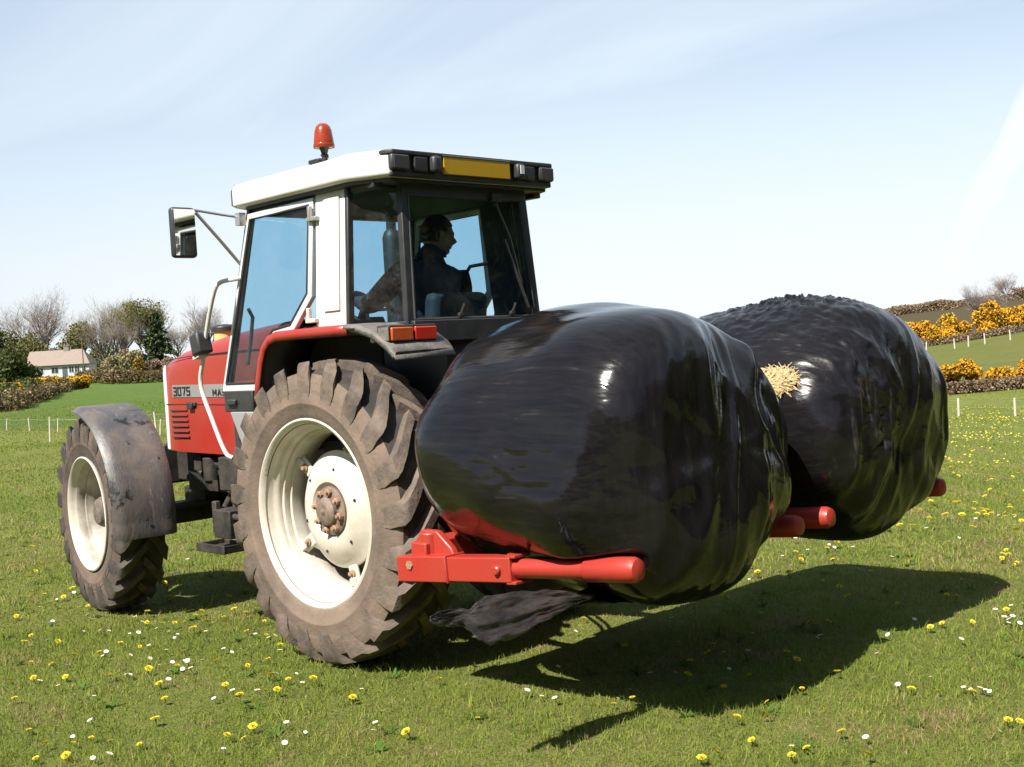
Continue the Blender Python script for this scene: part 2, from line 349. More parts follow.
def rear_wheel(y, flip):
    W = empty('rear_wheel', (0, y, .828), T)
    if flip: W.rotation_euler = (0, 0, math.pi)
    h = .205
    tyre(.835, .42, .50, 21, .048, W, -1 if flip else 1)
    m = MB(); o = h-.012                  # cream rim: flange, bead seat, drop centre, barrel
    m.lathe([(.505, o-.03), (.522, o-.008), (.524, o+.004), (.514, o+.008), (.497, o-.003), (.490, o-.03), (.478, o-.055), (.474, o-.07), (.462, o-.076), (.456, o-.10), (.457, o-.112), (.444, o-.118), (.440, o-.145), (.442, o-.155), (.430, o-.162), (.427, o-.21), (.432, o-.27), (.455, o-.30), (.47, o-.37), (.50, o-.40)], n=96)
    rim = m.build('rim', M_CREAM, W, smooth=50)
    for k in range(5):                    # welded brackets carrying the disc
        a = R(38+72*k); c, s_ = math.cos(a), math.sin(a)
        b = MB(); Mx = Euler((0, -a, 0)).to_matrix()
        b.box((.378*c, o-.185, .378*s_), (.125, .022, .075), Mx); b.box((.41*c, o-.172, .41*s_), (.05, .04, .05), Mx)
        rb_ = b.build('rim_bracket', M_CREAM, rim, bevel=.008); b = MB(); b.lathe([(.022, 0), (.022, .012), (.012, .013), (.012, .03), (0, .03)], (.362*c, o-.175, .362*s_), 8); b.build('bracket_bolt', M_RUST, rim)
    d = MB()                              # dished wheel disc
    d.lathe([(.318, o-.215), (.330, o-.20), (.328, o-.185), (.312, o-.175), (.285, o-.158), (.255, o-.128), (.20, o-.108), (.16, o-.112), (.14, o-.135), (.10, o-.14), (.0, o-.14)], n=72)
    dd = d.build('wheel_disc', M_CREAM, W, smooth=40)
    hb = MB(); hb.lathe([(.135, o-.14), (.135, o-.118), (.115, o-.11), (.08, o-.105), (.078, o-.085), (.062, o-.072), (.03, o-.068), (0, o-.068)], n=40)
    hb.lathe([(.019, 0), (.019, .006), (.006, .012), (0, .012)], (0, o-.072, 0), 16)
    hub = hb.build('hub', M_HUB, dd, smooth=40)
    for k in range(8):
        a = 2*math.pi*k/8+.2
        nb = MB(); nb.lathe([(.020, 0), (.020, .022), (.012, .025), (.011, .038), (0, .039)], (.108*math.cos(a), o-.113, .108*math.sin(a)), 6); nb.build('wheel_nut', M_RUST, dd, smooth=30)
    for k in range(6):                    # dark bolts round the disc
        a = 2*math.pi*k/6+.75; hl = MB()
        hl.lathe([(0, .005), (.008, .004), (.010, 0)], (.235*math.cos(a), o-.1195, .235*math.sin(a)), 8); hl.build('disc_bolt', M_INK, dd)
    ax = MB(); ax.lathe([(.16, o-.2), (.20, o-.24), (.20, o-.42), (.0, o-.42)], n=32); ax.build('brake_drum', M_GREASE, W)
    return W
RW = rear_wheel(.75, False); rear_wheel(-.75, True)

def front_wheel(y, psi, flip):
    W = empty('front_wheel', (2.65, y, .682), T)
    W.rotation_euler = (0, 0, R(psi)+(math.pi if flip else 0))
    o = .165
    tyre(.69, .335, .385, 19, .040, W, -1 if flip else 1)
    m = MB()
    m.lathe([(.388, o-.02), (.402, o-.004), (.403, o+.006), (.394, o+.01), (.380, o), (.374, o-.02), (.362, o-.045), (.352, o-.06), (.350, o-.10), (.338, o-.106), (.334, o-.13), (.326, o-.14), (.322, o-.30), (.345, o-.33), (.385, o-.335)], n=80)
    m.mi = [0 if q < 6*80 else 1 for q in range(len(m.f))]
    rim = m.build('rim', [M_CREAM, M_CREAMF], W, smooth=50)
    for k in range(6):
        a = R(25+60*k); b = MB()
        b.box((.295*math.cos(a), o-.235, .295*math.sin(a)), (.07, .03, .055), Euler((0, -a, 0)).to_matrix()); b.build('rim_bracket', M_CREAM, rim, bevel=.006)
    d = MB(); d.lathe([(.262, o-.305), (.266, o-.285), (.24, o-.265), (.20, o-.250), (.15, o-.235), (.13, o-.235), (0, o-.235)], n=56)
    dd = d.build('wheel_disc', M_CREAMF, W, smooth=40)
    hb = MB(); hb.lathe([(.150, o-.24), (.150, o-.20), (.135, o-.165), (.115, o-.145), (.105, o-.10), (.085, o-.07), (.05, o-.06), (0, o-.058)], n=40)
    hb.build('hub', mat('muddy_hub', (.07, .06, .05), .9, dirt=(.22, .17, .13), dirt_amt=.9, dscale=25, bump=.9, bscale=40), W, smooth=40)
    # mudguard: curved dusty plastic shell over the top and the back
    v = []; f = []; na, nw = 30, 10; th = .012
    outer, inner = .235, -.185
    for layer in (0, 1):
        for i in range(na+1):
            a = R(92+(189-92)*i/na)
            for j in range(nw+1):
                q = j/nw; yy = outer+(inner-outer)*q
                edge = max(0, 1-q/.12); drop = .035*edge**2 + .02*max(0, (q-.9)/.1)**2
                rr = .757 - drop - layer*th + .02*math.sin(math.pi*i/na)
                if i > na-2: rr += .012
                v.append((rr*math.cos(a), yy, rr*math.sin(a)))
    S = (na+1)*(nw+1)
    for l in (0, 1):
        for i in range(na):
            for j in range(nw):
                p = l*S+i*(nw+1)+j; f.append((p, p+1, p+nw+2, p+nw+1))
    for i in range(na):
        for j in (0, nw):
            p = i*(nw+1)+j; f.append((p, p+nw+1, p+nw+1+S, p+S))
    for j in range(nw):
        for i in (0, na):
            p = i*(nw+1)+j; f.append((p, p+1, p+1+S, p+S))
    mf = MB(); mf.add(v, f)
    fd = mf.build('mudguard', M_GUARD, W, smooth=45)
    if flip: fd.scale = (-1, 1, 1)
    for (aa, yy) in ((180, .03), (180, -.12), (150, -.12), (140, .05)):
        bt = MB(); a = R(aa); bt.lathe([(.010, 0), (.010, .006), (0, .008)], (.772*math.cos(a), yy, .772*math.sin(a)), 8, 'x', M=Euler((0, -a, 0)).to_matrix())
        bt.build('mudguard_bolt', M_TRIM, fd)
    br = MB(); br.tube([(0, -.19, 0), (-.1, -.24, .3), (-.35, -.17, .62)], .02, 8); br.tube([(-.35, -.15, .655), (-.35, .12, .655)], .015, 8)
    br.build('mudguard_bracket', M_BLACK, W)
    return W
def guard_mat():
    m, nt, out = new_mat('mudguard_plastic'); L = nt.links.new
    b = N(nt, 'ShaderNodeBsdfPrincipled'); L(b.outputs[0], out.inputs[0]); tc = N(nt, 'ShaderNodeTexCoord')
    def layer(c, col, scale, lo, hi, stretch=(1, 1, 1), detail=6, amt=1.0, loc=0):
        mp = N(nt, 'ShaderNodeMapping'); mp.inputs['Scale'].default_value = stretch; mp.inputs['Location'].default_value = (loc, loc*2, loc); L(tc.outputs['Object'], mp.inputs[0])
        n_ = N(nt, 'ShaderNodeTexNoise', i_Scale=scale, i_Detail=detail, i_Roughness=.68); n_.inputs['Distortion'].default_value = .5; L(mp.outputs[0], n_.inputs['Vector'])
        r_ = ramp(nt, [(lo, g(0)), (hi, g(amt))]); L(n_.outputs['Fac'], r_.inputs[0])
        mx = N(nt, 'ShaderNodeMix', data_type='RGBA'); L(r_.outputs[0], mx.inputs[0])
        if isinstance(c, tuple): mx.inputs[6].default_value = (*c, 1)
        else: L(c, mx.inputs[6])
        mx.inputs[7].default_value = (*col, 1); return mx.outputs[2], n_
    c, _ = layer((.060, .056, .060), (.135, .108, .090), 3.2, .40, .66, loc=1)
    c, _ = layer(c, (.012, .011, .011), 3.0, .60, .64, loc=5.3)
    c, _ = layer(c, (.24, .20, .175), 9, .58, .74, (1, 1.6, .5), 9, .8, 2)
    c, nn = layer(c, (.38, .34, .31), 30, .66, .74, (1, 2, .35), 6, .8, 7)
    L(c, b.inputs['Base Color'])
    rr = N(nt, 'ShaderNodeMapRange'); rr.inputs[3].default_value = .28; rr.inputs[4].default_value = .62; L(nn.outputs['Fac'], rr.inputs[0]); L(rr.outputs[0], b.inputs['Roughness'])
    bp = N(nt, 'ShaderNodeBump'); bp.inputs['Strength'].default_value = .35; bp.inputs['Distance'].default_value = .01; L(nn.outputs['Fac'], bp.inputs['Height']); L(bp.outputs[0], b.inputs['Normal'])
    return m
M_GUARD = guard_mat()
front_wheel(.82, -7, False); front_wheel(-.86, -7, True)

# ---- bonnet ----------------------------------------------------------
def hood():
    st = [(2.63, .315, 1.635, 1.10, .10), (2.615, .345, 1.70, 1.075, .07), (2.58, .36, 1.735, 1.07, .06), (2.40, .365, 1.785, 1.06, .06), (2.0, .368, 1.845, 1.055, .06), (1.6, .370, 1.89, 1.05, .06), (1.12, .374, 1.925, 1.045, .06)]
    m = MB(); vs = []; k = 0
    for (x, w_, zt, zb, r_) in st:
        ring = [(w_, zb), (w_+.004, (zb+zt)/2-.1), (w_, zt-.16)]
        for q in range(7):
            a = R(90*q/6); rr = .13
            ring.append((w_-rr+rr*math.cos(a), zt-.10+.10*math.sin(a)-.012*(1-math.sin(a))))
        ring.append((0, zt+.02))
        full = ring + [(-y, z) for (y, z) in ring[-2::-1]]
        k = len(full); vs += [(x, y, z) for (y, z) in full]
    fs = []
    for i in range(len(st)-1):
        for j in range(k-1): fs.append((i*k+j, i*k+j+1, (i+1)*k+j+1, (i+1)*k+j))
    fs.append(tuple(range(k)))
    m.add(vs, fs)
    h = m.build('bonnet', M_RED, T, smooth=40)
    # panel seam and lower side panel edge
    for sg in (1, -1):
        s = MB(); s.tube([(2.57, sg*.3665, 1.725), (2.2, sg*.373, 1.742), (1.7, sg*.377, 1.752), (1.2, sg*.3795, 1.757)], .0035, 6)
        s.build('panel_seam', M_INK, h); s = MB(); s.tube([(2.58, sg*.3675, 1.405), (1.2, sg*.3795, 1.39)], .003, 6); s.build('panel_seam', M_INK, h)
    gs = MB()
    for sg in (1, -1):
        gs = MB(); gs.prism([(2.565, 1.07), (2.606, 1.07), (2.606, 1.63), (2.59, 1.68), (2.565, 1.69)], sg*.350, sg*.3675); gs.build('grille_surround', M_WHITE, h, bevel=.005)
    gr = MB(); gr.box((2.622, 0, 1.36), (.03, .58, .46)); 
    for k2 in range(9): gr.box((2.636, 0, 1.16+.05*k2), (.015, .56, .014))
    gr.build('grille', M_TRIM, h)
    for sg in (1, -1):
        hl = MB(); hl.box((2.632, sg*.2, 1.52), (.04, .15, .10)); hl.build('headlight', M_CLEAR, h, bevel=.01)
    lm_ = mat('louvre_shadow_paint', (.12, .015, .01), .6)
    for sg in (1, -1):
        lv = MB()
        for k2 in range(6):
            lv.box((2.395-.002*k2, sg*.3735, 1.362-.0385*k2), (.235, .01, .012), (sg*.5, 0, 0))
        lv.build('louvres', lm_, h)
    for sg in (-1, 1):
        dc = MB(); dc.add([(2.475, sg*.3715, 1.455), (2.475, sg*.3715, 1.543), (1.10, sg*.3815, 1.532), (1.10, sg*.3815, 1.444)], [(0, 1, 2, 3)])
        d = dc.build('silver_stripe', M_SILVER, h, smooth=0)
    # lettering made of straight strokes, left-hand side
    G = {'3': [((0, 1), (.6, 1)), ((.6, 1), (.6, 0)), ((.6, 0), (0, 0)), ((.1, .5), (.6, .5))],
         '0': [((0, 1), (.6, 1)), ((.6, 1), (.6, 0)), ((.6, 0), (0, 0)), ((0, 0), (0, 1))],
         '7': [((0, 1), (.6, 1)), ((.6, 1), (.28, 0))],
         '5': [((.6, 1), (0, 1)), ((0, 1), (0, .52)), ((0, .52), (.6, .52)), ((.6, .52), (.6, 0)), ((.6, 0), (0, 0))],
         'M': [((0, 0), (0, 1)), ((0, 1), (.4, .35)), ((.4, .35), (.8, 1)), ((.8, 1), (.8, 0))],
         'A': [((0, 0), (.38, 1)), ((.38, 1), (.76, 0)), ((.14, .32), (.62, .32))],
         'S': [((.6, 1), (0, 1)), ((0, 1), (0, .52)), ((0, .52), (.6, .52)), ((.6, .52), (.6, 0)), ((.6, 0), (0, 0))]}
    def write(txt, x0, z0, hh, ww, th, name):
        m = MB(); x = x0
        for ch in txt:
            wd = max(max(p[0], q[0]) for p, q in G[ch])
            for p, q in G[ch]:
                ax, az = x-p[0]*ww, z0+p[1]*hh; bx, bz = x-q[0]*ww, z0+q[1]*hh
                dx, dz = bx-ax, bz-az; ln = math.hypot(dx, dz)
                m.box(((ax+bx)/2, .3745+(2.475-(ax+bx)/2)*.00727, (az+bz)/2), (ln+th*.9, .0032, th), (0, -math.atan2(dz, dx), 0))
            x -= wd*ww+.0235
        return m.build(name, M_INK, d, smooth=0)
    write('3075', 2.452, 1.470, .054, .066, .0105, 'model_number')
    write('MAS', 1.905, 1.463, .036, .052, .0095, 'lettering')
    la = MB(); la.box((2.205, .378, 1.402), (.12, .02, .03)); la.box((2.205, .385, 1.392), (.07, .03, .045)); la.build('latch', M_TRIM, h, bevel=.006)
    fc = MB(); fc.lathe([(.075, 0), (.075, .09), (0, .09)], (2.16, .10, 1.82), 24, 'z'); c1 = fc.build('filler_neck', mat('yellowed_plastic', (.62, .42, .16), .5), h)
    fc = MB(); fc.lathe([(.09, 0), (.09, .03), (.07, .045), (0, .05)], (2.16, .10, 1.91), 24, 'z'); fc.build('filler_cap', M_TRIM, c1, bevel=.004)
    return h
hood()

# ---- engine, frame, axles ----------------------------------------------
m = MB(); m.box((1.9, 0, .93), (1.4, .44, .34)); m.box((1.55, .0, .80), (.7, .36, .22)); m.box((2.35, .0, .88), (.5, .30, .26)); m.box((1.95, .24, .98), (.35, .10, .18)); m.box((2.3, .25, 1.0), (.10, .12, .16))
m.box((1.45, .30, .98), (.26, .16, .24)); m.tube([(2.2, .25, 1.06), (2.05, .28, .97), (1.7, .31, .92), (1.4, .34, .88)], .035, 8); m.lathe([(.06, 0), (.06, .16), (0, .16)], (2.12, .3, .86), 16, 'z')
m.tube([(2.5, .2, 1.06), (2.48, .23, .94), (2.3, .24, .86)], .02, 8); m.tube([(1.75, .27, 1.04), (1.7, .33, .9), (1.6, .33, .8), (1.3, .3, .74)], .014, 8)
m.build('engine', M_GREASE, T, bevel=.012)
m = MB(); m.box((.6, 0, .78), (1.5, .42, .44)); m.box((-.25, 0, .86), (.55, .48, .5)); m.lathe([(.15, -.56), (.15, .56)], (0, 0, .828), 24); m.lathe([(.12, -.72), (.12, .72)], (0, 0, .828), 24)
m.build('transmission', M_GREASE, T, bevel=.02)
m = MB(); m.box((2.65, 0, .60), (.16, 1.02, .15)); m.box((2.65, 0, .66), (.3, .3, .22)); m.box((2.62, .55, .62), (.17, .16, .24)); m.box((2.62, -.55, .62), (.17, .16, .24)); m.tube([(2.48, -.55, .66), (2.48, .55, .66)], .018, 8); m.tube([(2.5, .0, .62), (.9, .0, .62)], .05, 10)
m.build('front_axle', M_GREASE, T, bevel=.015)
m = MB(); m.box((2.72, 0, .95), (.22, .38, .26)); m.box((2.86, 0, .95), (.12, .6, .3)); m.build('front_weight_bracket', M_BLACK, T, bevel=.015)
m = MB()
for sg in (1,): m.box((1.30, sg*.50, .96), (.36, .26, .22)); m.box((1.30, sg*.52, 1.08), (.1, .1, .03))
m.build('tool_box', M_GREASE, T, bevel=.012)
m = MB(); m.box((1.28, .64, .66), (.2, .22, .18)); m.tube([(1.45, .52, .80), (1.36, .60, .66), (1.2, .66, .62)], .03, 8); m.tube([(1.6, .4, .9), (1.35, .7, .72), (1.05, .72, .70)], .022, 8); m.box((1.38, .72, .70), (.05, .04, .2))
m.build('battery_carrier', M_GREASE, T, bevel=.01)
m = MB()                                  # foot steps hanging from a bracket
m.prism([(1.50, .485), (1.16, .485), (1.16, .53), (1.50, .53)], .60, .615); m.prism([(1.50, .485), (1.16, .485), (1.16, .54), (1.50, .54)], .80, .815)
m.box((1.33, .708, .50), (.33, .19, .014)); m.box((1.492, .708, .512), (.014, .19, .05)); m.box((1.168, .708, .512), (.014, .19, .05))
m.box((1.20, .608, .66), (.05, .014, .36)); m.box((1.12, .64, .55), (.06, .08, .12))
m.build('step', M_GREASE, T, bevel=.004)
# rear hitch: lower links, lift rods, top link
for sg in (1, -1):
    m = MB(); m.tube([(-.25, sg*.26, .55), (-.85, sg*.40, .60), (-.98, sg*.42, .64)], .035, 8); m.lathe([(.05, -.03), (.05, .03)], (-.98, sg*.42, .64), 16); m.build('lower_link', M_BLACK, T)
    m = MB(); m.tube([(-.45, sg*.25, 1.22), (-.62, sg*.33, .60)], .028, 8); m.box((-.38, sg*.25, 1.24), (.32, .06, .07)); m.build('lift_rod', M_BLACK, T)
m = MB(); m.tube([(-.45, 0, 1.1), (-.70, 0, 1.12)], .03, 10); m.tube([(-.7, 0, 1.12), (-.98, 0, 1.14)], .02, 10); m.build('top_link', M_BLACK, T)

# ---- rear mudguards ----------------------------------------------------
def fender(sg):
    # arch centre-line seen from the side (x,z)
    arch = [(.715, 1.44), (.685, 1.56), (.645, 1.68), (.60, 1.765), (.535, 1.815), (.45, 1.835), (.2, 1.838), (-.10, 1.838), (-.24, 1.835)]
    yo, yi = .815, .40
    v = []; f = []
    prof = [(yo-.004, -.052), (yo, -.014), (yo-.012, 0), (yi, .004)]
    k = len(prof)
    for i, (x, z) in enumerate(arch):
        a, b = arch[max(i-1, 0)], arch[min(i+1, len(arch)-1)]
        t = Vector((b[0]-a[0], b[1]-a[1])).normalized(); nrm = Vector((t.y, -t.x))
        if nrm.y < 0 : nrm = -nrm
        if i < 3 and nrm.x < 0: nrm = -nrm
        for (y, d) in prof: v.append((x+nrm.x*d, sg*y, z+nrm.y*d))
    n = len(arch)
    for i in range(n-1):
        for j in range(k-1): f.append((i*k+j, i*k+j+1, (i+1)*k+j+1, (i+1)*k+j))
    mb = MB(); mb.add(v, f)
    fd = mb.build('rear_mudguard', M_RED, T, smooth=50)
    so_ = fd.modifiers.new('Solidify', 'SOLIDIFY'); so_.thickness = .012; so_.offset = 0
    lv_ = [(x, y*(1 if y > 0 else 1), z) for (x, y, z) in v]; ln = MB(); lvs = []
    for i, (x, z) in enumerate(arch):
        a, b = arch[max(i-1, 0)], arch[min(i+1, len(arch)-1)]; t = Vector((b[0]-a[0], b[1]-a[1])).normalized(); nrm = Vector((t.y, -t.x))
        if nrm.y < 0: nrm = -nrm
        if i < 3 and nrm.x < 0: nrm = -nrm
        lvs += [(x-nrm.x*.022, sg*.800, z-nrm.y*.022), (x-nrm.x*.022, sg*.41, z-nrm.y*.022)]
    ln.add(lvs, [(2*i, 2*i+1, 2*i+3, 2*i+2) for i in range(n-1)]); lo = ln.build('guard_liner', M_TRIM, fd, smooth=50); sd_ = lo.modifiers.new('Solidify', 'SOLIDIFY'); sd_.thickness = .006; sd_.offset = 0
    # black inner skin: under the arch and the wall beside the cab
    iw = MB(); pl = [(x*.985, z-.02) for x, z in arch] + [(-.44, 1.82), (-.62, 1.68), (-.56, 1.2), (.1, .95), (.72, 1.15)]
    iw.prism(pl, sg*.44, sg*.40)
    iw.build('inner_guard', M_TRIM, fd, smooth=0)
    # dusty rubber flare sloping down behind, carrying the tail lamp
    a = [(-.215, 1.834), (-.34, 1.825), (-.48, 1.785), (-.60, 1.715), (-.645, 1.672)]
    v = []; f = []
    for i, (x, z) in enumerate(a):
        yo2 = .818+.012*(i > 0)
        for (y, dz) in ((yo2-.03*(i == 0), -.03-.0*i), (yo2, -.008), (yo2-.015, .004), (.62, .008), (.42, .008)): v.append((x, sg*y, z+dz))
    for i in range(len(a)-1):
        for j in range(4): f.append((i*5+j, i*5+j+1, i*5+6+j, i*5+5+j))
    v += [(-.66, sg*.83, 1.640), (-.66, sg*.42, 1.648)]; e = (len(a)-1)*5
    f.append((e+1, e+4, len(v)-1, len(v)-2))
    mb = MB(); mb.add(v, f); fl = mb.build('flare', M_FLARE, fd, smooth=30)
    so_ = fl.modifiers.new('Solidify', 'SOLIDIFY'); so_.thickness = .014; so_.offset = 0
    tb = MB(); tb.box((-.55, sg*.655, 1.772), (.10, .325, .098)); tl = tb.build('tail_lamp', M_TRIM, fd, bevel=.008)
    q = MB(); q.box((-.606, sg*.575, 1.772), (.016, .15, .070)); q.build('brake_lens', M_REDL, tl, bevel=.006)
    q = MB(); q.box((-.606, sg*.735, 1.772), (.016, .145, .070)); q.build('indicator_lens', M_AMBL, tl, bevel=.006)
    q = MB(); q.box((-.56, sg*.82, 1.775), (.085, .006, .07)); q.build('lamp_side', M_FLARE, tl)
    for xx in (-.40, -.455):
        q = MB(); q.lathe([(.017, 0), (.017, .014), (.010, .02), (0, .021)], (xx, sg*.80, 1.80-.05*(xx < -.42)), 14, 'y' if sg > 0 else 'y'); q.build('reflector', M_GREEN, fd)
    return fd
fender(1); fender(-1)

# ---- cab ---------------------------------------------------------------
def Y(z): return .755-.095*(z-1.5)/1.1          # the cab narrows towards the roof
def bar(m, a, b, w, d, sg=1):
    """square bar between two points, w along x-ish, d along y"""
    a, b = Vector(a), Vector(b); t = (b-a).normalized(); yv = Vector((0, 1, 0)); yv = (yv-t*yv.dot(t)).normalized(); xv = yv.cross(t)
    vs = []
    for p in (a, b):
        for sx, sy in ((-1, -1), (1, -1), (1, 1), (-1, 1)): vs.append(p+xv*sx*w/2+yv*sy*d/2)
    m.add(vs, [(0, 1, 2, 3), (4, 5, 6, 7), (0, 1, 5, 4), (1, 2, 6, 5), (2, 3, 7, 6), (3, 0, 4, 7)])
fr = MB()
for s in (1, -1):
    bar(fr, (1.115, s*(Y(1.54)-.02), 1.52), (.865, s*(Y(2.58)-.02), 2.60), .035, .05)             # front pillar
    bar(fr, (-.385, s*.50, 1.80), (-.345, s*.462, 2.62), .045, .045)                                # rear corner post
    bar(fr, (-.135, s*(Y(1.84)-.012), 1.82), (-.115, s*(Y(2.6)-.012), 2.62), .03, .03)
    bar(fr, (.90, s*.62, 2.60), (-.34, s*.62, 2.60), .06, .06)
    bar(fr, (-.13, s*.70, 1.825), (-.385, s*.49, 1.825), .04, .05)
fr.box((.88, 0, 2.60), (.06, 1.3, .07)); fr.box((-.345, 0, 2.585), (.06, .95, .09)); fr.box((-.40, 0, 1.785), (.07, 1.0, .12)); fr.box((1.115, 0, 1.52), (.04, 1.45, .06))
cab = fr.build('cab_frame', M_TRIM, T, bevel=.006)
for s in (1, -1):                                # white rear door pillar panel
    p = MB(); z0, z1 = 1.842, 2.60
    vs = []
    for z, x0, x1 in ((z0, .155, -.128), (z1, .175, -.102)):
        for x in (x0, x1):
            for d in (0, -.03): vs.append((x, s*(Y(z)+.004+d), z))
    p.add(vs, [(0, 2, 6, 4), (1, 3, 7, 5), (0, 1, 5, 4), (2, 3, 7, 6), (0, 1, 3, 2), (4, 5, 7, 6)])
    pp = p.build('pillar_panel', M_WHITE, cab, bevel=.008)
    q = MB(); q.add([(.085, s*(Y(2.55)+.0095), 2.555), (-.06, s*(Y(2.55)+.0095), 2.565), (-.075, s*(Y(1.9)+.0095), 1.93), (.07, s*(Y(1.9)+.0095), 1.93)], [(0, 1, 2, 3)])
    so_ = q.build('pillar_cover', M_WHITE, pp, smooth=0); md = so_.modifiers.new('Solidify', 'SOLIDIFY'); md.thickness = .006; md.offset = 0
for s in (1, -1):                                # dark lining inside the pillars
    m = MB(); bar(m, (.01, s*(Y(1.84)-.045), 1.84), (.035, s*(Y(2.6)-.045), 2.60), .27, .02); m.build('pillar_lining', M_INT, cab)
# lower cab body, floor, front wall
m = MB(); m.box((.45, 0, 1.17), (1.25, 1.30, .06)); m.box((1.06, 0, 1.36), (.08, 1.40, .34)); m.box((-.36, 0, 1.47), (.06, .82, .60)); m.box((.0, 0, 1.34), (.62, .82, .30)); m.build('cab_floor', M_INT, cab, bevel=.01)
for s in (1, -1):
    m = MB(); m.box((1.06, s*.54, 1.24), (.20, .30, .36)); m.build('cab_mount', M_INT, cab, bevel=.015)
for s in (1, -1):
    m = MB(); m.box((-.02, s*.60, 1.80), (.66, .36, .03)); m.box((.30, s*.43, 1.50), (.75, .04, .58)); m.build('cab_side_console', M_INT, cab, bevel=.01)
# doors
def door(s):
    O = [(1.135, 1.50), (.865, 2.572), (.185, 2.585), (.19, 2.02), (.36, 1.845), (.56, 1.825), (.665, 1.75), (.715, 1.60), (.73, 1.50)]        # (x,z) outer edge
    I = [(1.088, 1.548), (.835, 2.535), (.225, 2.545), (.235, 2.045), (.40, 1.875), (.575, 1.855), (.70, 1.765), (.75, 1.61), (.765, 1.548)]
    def ring(y0): return [(x, s*(Y(z)+y0), z) for x, z in O] + [(x, s*(Y(z)+y0), z) for x, z in I]
    n = len(O); vs = ring(.012) + ring(-.02); fs = []
    for i in range(n):
        j = (i+1) % n
        fs += [(i, j, n+j, n+i), (2*n+i, 2*n+j, 3*n+j, 3*n+i), (i, j, 2*n+j, 2*n+i), (n+i, n+j, 3*n+j, 3*n+i)]
    m = MB(); m.add(vs, fs); d = m.build('door', M_ALUL, cab, bevel=.004)
    gk = MB()
    pts = [(x, s*(Y(z)+.010), z) for x, z in I]; gk.tube(pts+[pts[0]], .009, 6, cap=False); gk.build('door_seal', M_TRIM, d)
    gl = MB(); gl.add([(x, s*(Y(z)-.002), z) for x, z in I], [tuple(range(n))]); gl.build('door_glass', M_GLASS, d, smooth=0)
    hd = MB(); hd.box((.955, s*(Y(1.5)+.0), 1.44), (.32, .03, .13)); hd.box((1.01, s*(Y(1.45)+.02), 1.435), (.10, .03, .035)); hd.build('door_handle', M_TRIM, d, bevel=.008)
    lp = MB(); lp.prism([(1.045, 1.375), (.76, 1.375), (.74, 1.12), (.80, 1.06), (.87, 1.06)], s*(Y(1.3)+.006), s*(Y(1.3)-.03)); lp.build('lower_panel', M_GREYP, d, bevel=.008)
    for zz in (2.46, 1.885):
        hg = MB(); hg.box((.172, s*(Y(zz)+.02), zz), (.09, .03, .025)); hg.box((.19, s*(Y(zz)+.025), zz+.03), (.022, .025, .085)); hg.build('hinge', M_ALU if zz > 2 else M_CREAM, d, bevel=.004)
    hn = MB(); hn.tube([(.98, s*(Y(1.9)-.05), 1.66), (.99, s*(Y(1.9)-.09), 1.8), (.95, s*(Y(1.9)-.09), 1.95), (.93, s*(Y(1.9)-.05), 2.0)], .012, 8); hn.build('grab_handle', M_TRIM, d)
    return d
M_ALUL = mat('door_frame_grey', (.56, .57, .58), .4, .2, dirt=(.42, .40, .37), dirt_amt=.6, dscale=8)
door(1); door(-1)
m = MB(); m.add([(1.10, .70, 1.56), (1.10, -.70, 1.56), (.872, -.63, 2.57), (.872, .63, 2.57)], [(0, 1, 2, 3)]); m.build('windscreen', M_GLASS, cab, smooth=0)
for s in (1, -1):
    m = MB(); m.add([(-.145, s*(Y(1.86)-.015), 1.845), (-.125, s*(Y(2.57)-.015), 2.57), (-.342, s*.474, 2.57), (-.382, s*.512, 1.845)], [(0, 1, 2, 3)]); m.build('quarter_window', M_GLASSD, cab, smooth=0)
m = MB(); m.add([(-.392, .478, 1.845), (-.352, .442, 2.545), (-.352, -.442, 2.545), (-.392, -.478, 1.845)], [(0, 1, 2, 3)])
rw_ = m.build('rear_window', M_GLASS, cab, smooth=0)
m = MB(); m.tube([(-.40, .47, 1.85), (-.362, .436, 2.54), (-.362, -.436, 2.54), (-.40, -.47, 1.85), (-.40, .47, 1.85)], .012, 6); m.build('window_seal', M_TRIM, rw_)
m = MB(); m.tube([(-.365, -.22, 2.55), (-.40, -.30, 2.32), (-.415, -.36, 2.05)], .007, 6); m.tube([(-.405, -.25, 2.30), (-.425, -.40, 1.90)], .009, 6); m.box((-.37, -.22, 2.55), (.05, .08, .05)); m.build('wiper', M_TRIM, rw_)
for yy in (-.27, .14):
    m = MB(); m.lathe([(.016, 0), (.016, .02), (0, .022)], (-.405, yy, 1.868), 12, 'x', M=Matrix.Rotation(math.pi, 3, 'Z')); m.tube([(-.40, yy, 1.85), (-.43, yy-.02, 1.93)], .008, 6); m.build('window_catch', M_TRIM, rw_)

# roof: white shell, black rear panel, lamps, plate
rp = [(1.025, .60), (1.025, -.60), (.965, -.715), (-.20, -.742), (-.455, -.625), (-.455, .625), (-.20, .742), (.965, .715)]
def roof_ring(z, k, dx=0): return [(x*k+dx, y*k, z) for x, y in rp]
vs = roof_ring(2.615, .975) + roof_ring(2.63, 1.0) + roof_ring(2.725, 1.0) + roof_ring(2.752, .985) + roof_ring(2.775, .90) + roof_ring(2.785, .5, .1)
n = 8; fs = [tuple(range(n-1, -1, -1)), tuple(5*n+i for i in range(n))]
for r_ in range(5):
    for i in range(n): fs.append((r_*n+i, r_*n+(i+1) % n, (r_+1)*n+(i+1) % n, (r_+1)*n+i))
m = MB(); m.add(vs, fs); roof = m.build('roof', M_WHITE, T, smooth=32, bevel=.008)
m = MB(); m.tube([(.955, .7195, 2.63), (.955, .7195, 2.72), (.95, .70, 2.754), (.94, .5, 2.771), (.94, -.5, 2.771)], .0035, 6); m.build('roof_seam', M_TRIM, roof)
